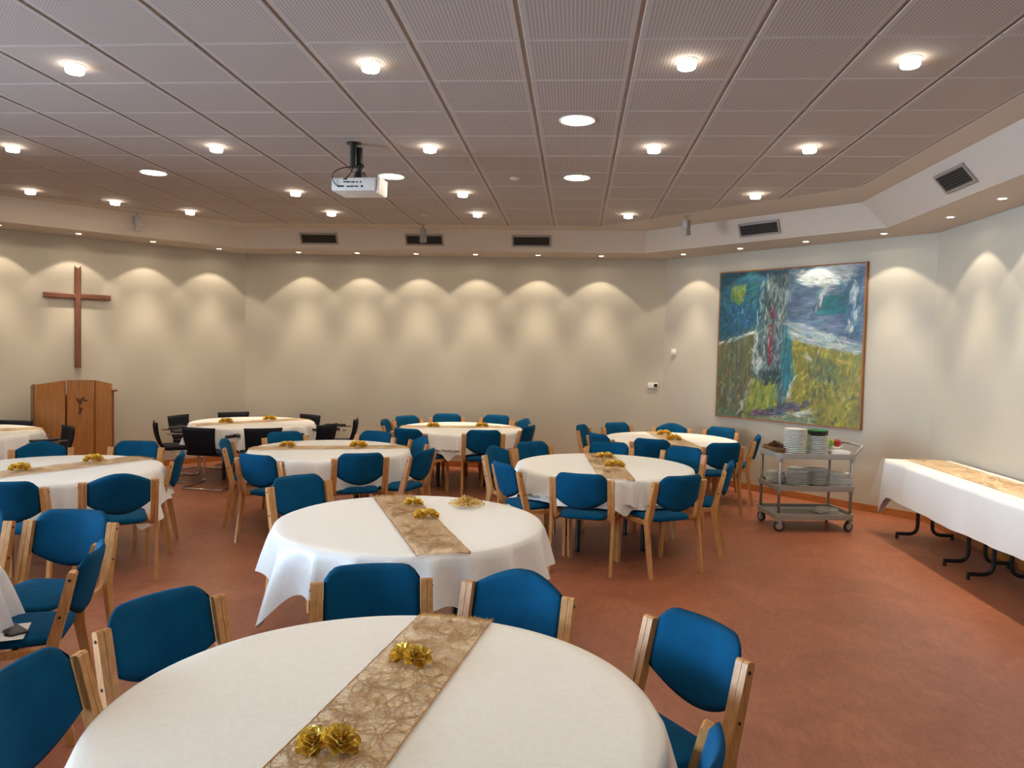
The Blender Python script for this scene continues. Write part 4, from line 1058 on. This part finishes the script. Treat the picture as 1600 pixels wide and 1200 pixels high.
    line([(.28, .96), (.45, .94), (.68, .87)], [(66, 74, 124), (88, 84, 120), (110, 66, 92), (56, 60, 100)], .016, 60, .012)
    line([(.50, .96), (.62, .945), (.70, .92)], WH, .007, 24, .008)
    line([(.17, .98), (.22, .86), (.26, .74)], WH + [(96, 90, 70)], .006, 22, .008)
    line([(.02, .02), (.5, .02)], [(16, 50, 66), (24, 66, 84)], .012, 30, .006)
    line([(.66, .57), (.68, .59)], WH, .008, 6, .004)
    line([(.85, .59), (.9, .61)], [(196, 180, 70)], .012, 8, .008)
    for cu, cv, su, sv, n_, an in ((.42, .35, .10, .30, 260, 85), (.30, .60, .05, .10, 60, 70), (.72, .46, .20, .05, 90, -12), (.75, .10, .18, .06, 60, -8), (.15, .25, .12, .14, 110, 60), (.75, .75, .18, .16, 160, 75), (.50, .95, .22, .04, 90, 8), (.10, .75, .08, .18, 120, 86)):
        for q in range(n_):
            f = rng.random(); col = (205, 212, 206) if f < .28 else (14, 30, 36) if f < .62 else (40, 110, 116) if f < .8 else (150, 140, 70)
            stroke(cu + rng.normal(0, su * .6), cv + rng.normal(0, sv * .6), math.radians(an + rng.normal(0, 22)), rng.uniform(.015, .06), rng.uniform(.0022, .0055), col, rng.uniform(.3, .75))
    lin = np.where(img / 255 <= .04045, img / 255 / 12.92, ((img / 255 + .055) / 1.055) ** 2.4)
    vs = []; fs = []; yfr = -0.042
    for j in range(NYp):
        for i in range(NXp):
            vs.append((-W_ / 2 + W_ * i / (NXp - 1), yfr - 0.004 * hgt[j, i], H_ - H_ * j / (NYp - 1)))
    for j in range(NYp - 1):
        for i in range(NXp - 1):
            a = j * NXp + i; fs.append((a, a + NXp, a + NXp + 1, a + 1))
    m_ = NT('oil_paint'); m_.set(Roughness=0.42); at = m_.n('ShaderNodeVertexColor', layer_name='paint'); m_.l(at.outputs['Color'], m_.b.inputs['Base Color'])
    me = MB().add(vs, fs).mesh('canvas', m_.m, smooth=True, fix=False)
    ca = me.color_attributes.new('paint', 'FLOAT_COLOR', 'POINT')
    ca.data.foreach_set('color', np.concatenate([lin.reshape(-1, 3), np.ones((NXp * NYp, 1))], 1).ravel().astype(np.float32))
    inst('canvas', me, t)
    fr_ = MB(); th = 0.018
    for sx_ in (-1, 1): fr_.box((sx_ * (W_ / 2 + th / 2), -0.022, H_ / 2), (th, 0.044, H_ + 2 * th))
    for z in (-th / 2, H_ + th / 2): fr_.box((0, -0.022, z), (W_, 0.044, th))
    inst('frame', fr_.mesh('frame', 'canvasedge'), t)
painting()

# ------------------------------------------------------------------ cross and lectern
EL = Vector((-0.673, -0.739, 0)); NL_ = Vector((0.739, -0.673, 0)); L0 = Vector((-5.05, 11.3, 0)); angL = math.atan2(-EL.y, -EL.x)   # local x to the right, -y into the room
cp = L0 + EL * 2.292 + NL_ * 0.012
t = thing('wall_cross', 'plain brown wooden cross hanging on the left wall', 'cross', (cp.x, cp.y, 1.41), angL)
def hexbar(L, w_, d):   # bar along z with bevelled front edges and a notched tip
    mb = MB(); b = 0.012
    sec = [(-w_ / 2, 0), (w_ / 2, 0), (w_ / 2, -d + b), (w_ / 2 - b, -d), (-w_ / 2 + b, -d), (-w_ / 2, -d + b)]; k = len(sec)
    vs = [(x, y, 0) for x, y in sec] + [(x, y, L) for x, y in sec]; fs = [tuple(range(k)), tuple(range(k, 2 * k))] + [(i, (i + 1) % k, k + (i + 1) % k, k + i) for i in range(k)]
    return mb.add(vs, fs)
up_ = hexbar(1.30, 0.072, 0.040)
for s in (-1, 1): up_.add([(s * 0.036, 0, 1.30), (s * 0.036, -0.04, 1.30), (s * 0.036, 0, 1.337), (s * 0.036, -0.04, 1.337), (0, 0, 1.30), (0, -0.04, 1.30)], [(0, 1, 3, 2), (0, 4, 2), (1, 3, 5), (2, 3, 5, 4)])
inst('upright', up_.mesh('upright', 'crosswood'), t)
inst('crossbeam', hexbar(0.79, 0.072, 0.036).mesh('crossbeam', 'crosswood'), t, (-0.395, -0.001, 0.94), (0, PI / 2, 0))
for ob in bpy.data.objects:
    if ob.name.startswith('crossbeam'): ob.rotation_euler = (0, PI / 2, 0)
# lectern
lc = Vector((-6.22, 9.125, 0))
t = thing('lectern', 'honey coloured wooden lectern with angled side panels below the cross', 'lectern', tuple(lc), angL)
def slab(name, a, b, za0, za1, zb1, th, mat):
    """upright board from plan point a to b, top sloping from za1 to zb1"""
    a, b = Vector((*a, 0)), Vector((*b, 0)); d = (b - a).normalized(); n = Vector((-d.y, d.x, 0)) * th
    vs = [a + Vector((0, 0, za0)), b + Vector((0, 0, za0)), b + n + Vector((0, 0, za0)), a + n + Vector((0, 0, za0)), a + Vector((0, 0, za1)), b + Vector((0, 0, zb1)), b + n + Vector((0, 0, zb1)), a + n + Vector((0, 0, za1))]
    return inst(name, MB().add(vs, [(0, 3, 2, 1), (4, 5, 6, 7), (0, 1, 5, 4), (1, 2, 6, 5), (2, 3, 7, 6), (3, 0, 4, 7)]).mesh(name, mat), t)
hw = 0.150; wl_ = 0.37; c45 = math.cos(math.radians(45)) * wl_
cpn = slab('center_panel', (-hw, 0), (hw, 0), 0.02, 1.27, 1.27, 0.024, 'lectern')
slab('wing_panel', (-hw - 0.028 - c45, 0.012 + c45), (-hw - 0.028, 0.012), 0.02, 1.205, 1.265, 0.024, 'lectern')
slab('wing_panel', (hw + 0.028, 0.012), (hw + 0.028 + c45, 0.012 + c45), 0.02, 1.265, 1.205, 0.024, 'lectern')
slab('side_panel', (-hw - 0.03 - c45, 0.02 + c45), (-hw - 0.03 - c45, 0.16 + c45), 0.02, 1.21, 1.18, 0.024, 'lecterndark')
slab('side_panel', (hw + 0.03 + c45, 0.16 + c45), (hw + 0.03 + c45, 0.02 + c45), 0.02, 1.10, 1.10, 0.024, 'lecterndark')
inst('side_shelf', MB().box((hw + 0.05 + c45, 0.09 + c45, 1.112), (0.08, 0.20, 0.022)).mesh('side_shelf', 'lecterndark'), t)
inst('inner_body', MB().poly([(-hw - 0.1, 0.16), (hw + 0.1, 0.16), (hw + c45, 0.06 + c45), (-hw - c45, 0.06 + c45)], 0.02, 1.08).mesh('inner_body', 'lecterndark'), t)
inst('base', MB().poly([(-hw, 0.02), (hw, 0.02), (hw + c45, 0.05 + c45), (hw + c45, 0.14 + c45), (-hw - c45, 0.14 + c45), (-hw - c45, 0.05 + c45)], 0.0, 0.02).mesh('base', 'lecterndark'), t)
ed = MB()   # small carved rose on the centre panel
def leaf(cx, cz, L, w_, a):
    c, s = math.cos(a), math.sin(a); P = []
    for i in range(12):
        q = 2 * PI * i / 12; x, z = L * math.cos(q) / 2, w_ * math.sin(q) * (1 - 0.35 * math.cos(q)) / 2; P.append((cx + x * c - z * s, -0.003, cz + x * s + z * c))
    ed.add(P + [(p[0], 0.001, p[2]) for p in P], [tuple(range(12))] + [(i, (i + 1) % 12, 12 + (i + 1) % 12, 12 + i) for i in range(12)])
for cx, cz, L, w_, a in [(-0.03, 1.02, .06, .035, 2.2), (0.02, 1.03, .06, .03, .8), (0.055, 1.01, .05, .025, .2), (-.005, .985, .05, .04, 1.5), (-.012, .93, .09, .012, 1.5), (.005, .90, .06, .028, 1.2), (-.01, .86, .045, .03, 1.6)]: leaf(cx, cz, L, w_, a)
em_ = inst('carved_rose', ed.mesh('carved_rose', 'inlay'), cpn)

# ------------------------------------------------------------------ bulkhead vents
def vent(label, c, ex, nrm, w_=0.54, h=0.165, ns=6):
    ex = Vector(ex).normalized(); nrm = Vector(nrm).normalized(); ez = ex.cross(-nrm)
    if ez.z < 0: ex = -ex; ez = ex.cross(-nrm)
    R_ = Matrix((ex, -nrm, ez)).transposed(); t = thing('air_vent', label, 'vent', c, 0, 'dark louvred air vents in the bulkhead'); t.rotation_euler = R_.to_euler()
    fr_ = MB(); b = 0.024
    for s in (-1, 1): fr_.box((s * (w_ / 2 - b / 2), -0.006, 0), (b, 0.014, h)); fr_.box((0, -0.006, s * (h / 2 - b / 2)), (w_ - 2 * b, 0.014, b))
    inst('frame', fr_.mesh('frame', 'ventframe'), t)
    inst('duct', MB().box((0, -0.001, 0), (w_ - 2 * b, 0.004, h - 2 * b)).mesh('duct', 'ventdark'), t)
    sm = MB().box((0, 0, 0), (w_ - 2 * b, 0.010, 0.004), Matrix.Rotation(0.6, 3, 'X')).mesh('slat', 'slat')
    for i in range(ns): inst('slat', sm, t, (0, -0.007, -(h / 2 - b) + (h - 2 * b) * (i + 0.5) / ns))
dz, dyb = ZC - ZS, 0.15
nb = (0, -dz, -dyb)
for x, lab in ((-3.64, 'air vent in the back bulkhead, leftmost'), (-2.14, 'air vent in the back bulkhead behind the hanging loudspeaker'), (-0.65, 'air vent in the back bulkhead, right of the loudspeaker')):
    vent(lab, (x, 10.525, 3.274), (1, 0, 0), nb)
# angled bulkhead (from its own corner points)
def fascia(i, f, g):
    a0, a1, b0, b1 = Vector((*FOLD[i], ZC)), Vector((*FOLD[i + 1], ZC)), Vector((*SOF[i], ZS)), Vector((*SOF[i + 1], ZS))
    p = (a0 * (1 - f) + a1 * f) * (1 - g) + (b0 * (1 - f) + b1 * f) * g; ex = (a1 - a0).normalized(); n = ex.cross((b0 + b1) / 2 - (a0 + a1) / 2).normalized()
    if n.dot(Vector((-1.8, 3.0, 1.5)) - p) < 0: n = -n
    return p + n * 0.004, ex, n
p_, ex_, n_ = fascia(1, 0.44, 0.5); vent('air vent in the right angled bulkhead above the painting', tuple(p_), ex_, n_)
p_, ex_, n_ = fascia(0, (6.70 + 3.1) / 11.49, 0.5); vent('air vent in the right bulkhead near the right edge of the picture', tuple(p_), ex_, n_, w_=0.50, h=0.19)

# ------------------------------------------------------------------ small loudspeakers, detectors, switches
sb = MB().rbox((0, 0, -0.095), (0.075, 0.075, 0.10), 0.01).mesh('upper_box', 'greyspk', smooth=AUTO)
sb2 = MB().rbox((0, 0, 0), (0.080, 0.085, 0.095), 0.01).mesh('lower_box', 'greyspk', smooth=AUTO)
st = MB().tube([(0, 0, 0.0), (0, 0, -0.05)], 0.007, 8).lathe([(0.0, 0.0), (0.025, 0.0), (0.025, -0.006), (0.0, -0.006)], 14).mesh('bracket', 'greyspk', smooth=AUTO)
gr = MB().box((0, 0, 0), (0.058, 0.003, 0.07)).mesh('grille', 'ventframe')
for x, y, rz, lab in ((-5.62, 9.36, 0.9, 'small grey loudspeaker hanging from the left of the ceiling'), (-2.08, 10.14, 0.0, 'small grey loudspeaker hanging before the middle air vent'), (1.27, 9.30, -0.7, 'small grey loudspeaker hanging right of the ceiling corner, left of the angled vent')):
    t = thing('loudspeaker', lab, 'loudspeaker', (x, y, ZC), rz, 'small hanging loudspeakers')
    inst('bracket', st, t); inst('upper_box', sb, t); b = inst('lower_box', sb2, t, (0.006, -0.015, -0.185), (0.25, 0.05, 0)); inst('grille', gr, b, (0, -0.0435, 0))
det = MB().lathe([(0.0, -0.026), (0.03, -0.025), (0.045, -0.014), (0.052, -0.010), (0.052, 0.0)], 20).mesh('smoke_detector', 'plaster', smooth=AUTO)
for x, y, lab in ((-0.62, 7.32, 'small round smoke detector left of the recessed lamps'), (-1.90, 9.3, 'small round smoke detector far back below the projector')):
    tag(inst('smoke_detector', det, None, (x, y, ZC)), lab, 'smoke detector', 'round smoke detectors')
t = thing('wall_thermostat', 'white wall control box with black display near the right corner', 'thermostat', (1.135, 11.3, 1.30))
inst('housing', MB().rbox((0, -0.014, 0), (0.145, 0.028, 0.085), 0.006).mesh('housing', 'whitemetal', smooth=AUTO), t)
inst('display', MB().box((0.038, -0.029, 0.0), (0.05, 0.003, 0.05)).mesh('display', 'port'), t)
e2 = Vector((0.689, -0.724, 0)); sp_ = Vector((1.28, 11.3, 0)) + e2 * 0.19
t = thing('wall_sensor', 'small white wall sensor in the corner left of the painting', 'sensor', (sp_.x, sp_.y, 1.80), math.atan2(e2.y, e2.x))
inst('housing', MB().rbox((0, -0.012, 0), (0.08, 0.024, 0.085), 0.006).mesh('housing', 'whitemetal', smooth=AUTO), t)
inst('slot', MB().box((0, -0.0245, -0.02), (0.05, 0.002, 0.006)).mesh('slot', 'ventframe'), t)

# ------------------------------------------------------------------ projector
t = thing('projector', 'white ceiling projector on a black pole with dangling cable', 'projector', (-1.83, 6.1, ZC), math.radians(-4))
inst('mount_plate', MB().lathe([(0.0, 0.0), (0.06, 0.0), (0.06, -0.008), (0.0, -0.008)], 20).mesh('mount_plate', 'blackmetal', smooth=AUTO), t)
inst('pole', MB().tube([(0, 0, 0.0), (0, 0, -0.20)], 0.028, 16).mesh('pole', 'blackmetal', smooth=AUTO), t)
inst('pole', MB().tube([(0.04, 0.03, -0.03), (0.04, 0.03, -0.26)], 0.022, 16).mesh('pole', 'blackmetal', smooth=AUTO), t)
jm = MB().lathe([(0.03, -0.16), (0.042, -0.18), (0.030, -0.21), (0.036, -0.24), (0.05, -0.275), (0.05, -0.285)], 14, (0.04, 0.03, 0))
inst('swivel_joint', jm.mesh('swivel_joint', 'blackmetal', smooth=AUTO), t)
body = inst('body', MB().rbox((0.035, 0.06, -0.345), (0.37, 0.30, 0.105), 0.012, seg=3).mesh('body', 'projector', smooth=AUTO), t)
pr = MB()
for i, (x, z, w_, h) in enumerate([(-.06, -.328, .018, .009), (-.03, -.328, .03, .010), (0.01, -.33, .03, .010), (.045, -.33, .012, .010), (.075, -.33, .012, .012), (-.09, -.362, .05, .012), (-.03, -.364, .022, .010), (.0, -.364, .03, .010), (.04, -.364, .03, .008), (.085, -.364, .016, .014), (-.055, -.305, .03, .012)]):
    inst('port', MB().box((x + .02, -0.0915, z), (w_, 0.004, h)).mesh('port', 'port'), body)
inst('side_cover', MB().rbox((0.235, 0.02, -0.352), (0.02, 0.20, 0.13), 0.006, rot=Matrix.Rotation(0.10, 3, 'Y')).mesh('side_cover', 'projector', smooth=AUTO), t)
inst('lens_barrel', MB().lathe([(0.0, 0.22), (0.035, 0.22), (0.04, 0.20), (0.04, 0.235), (0.032, 0.24), (0.0, 0.23)], 18, (0.10, 0.0, -0.35), rot=Matrix.Rotation(-PI / 2, 3, 'X')).mesh('lens_barrel', 'blackplastic', smooth=AUTO), t)
inst('cable', MB().tube(smooth_path([(-0.01, -0.02, -0.19), (-0.10, -0.06, -0.215), (-0.145, -0.09, -0.26), (-0.13, -0.11, -0.33), (-0.09, -0.095, -0.365)], 6, 0.05), 0.004, 6).mesh('cable', 'port', smooth=True), t)
inst('cable', MB().tube(smooth_path([(0.0, -0.02, -0.19), (0.005, -0.05, -0.24), (-0.02, -0.08, -0.285), (-0.035, -0.094, -0.305)], 6, 0.03), 0.004, 6).mesh('cable', 'port', smooth=True), t)
inst('cable', MB().tube(smooth_path([(0.07, 0.03, -0.22), (0.11, 0.02, -0.27), (0.09, 0.0, -0.29)], 6, 0.03), 0.004, 6).mesh('cable', 'port', smooth=True), t)

# ------------------------------------------------------------------ papers on the left chair
t = thing('leaflet', 'white printed leaflet lying on a blue chair seat at the left edge', 'leaflet', (-2.47, 3.12, 0.4785), 0.5)
inst('sheet', MB().box((0, 0, 0.001), (0.15, 0.21, 0.002)).mesh('sheet', 'china'), t)
inst('printed_mark', MB().lathe([(0.0, 0.0026), (0.03, 0.0026), (0.03, 0.002)], 20, (0.02, -0.03, 0)).mesh('printed_mark', 'port'), t)
tag(inst('mobile_phone', MB().rbox((0, 0, 0.005), (0.075, 0.15, 0.009), 0.003).mesh('mobile_phone', 'blackplastic', smooth=AUTO), None, (-2.46, 3.14, 0.4812), (0, 0, 1.0)), 'black phone lying on the leaflet on a blue chair seat', 'phone')
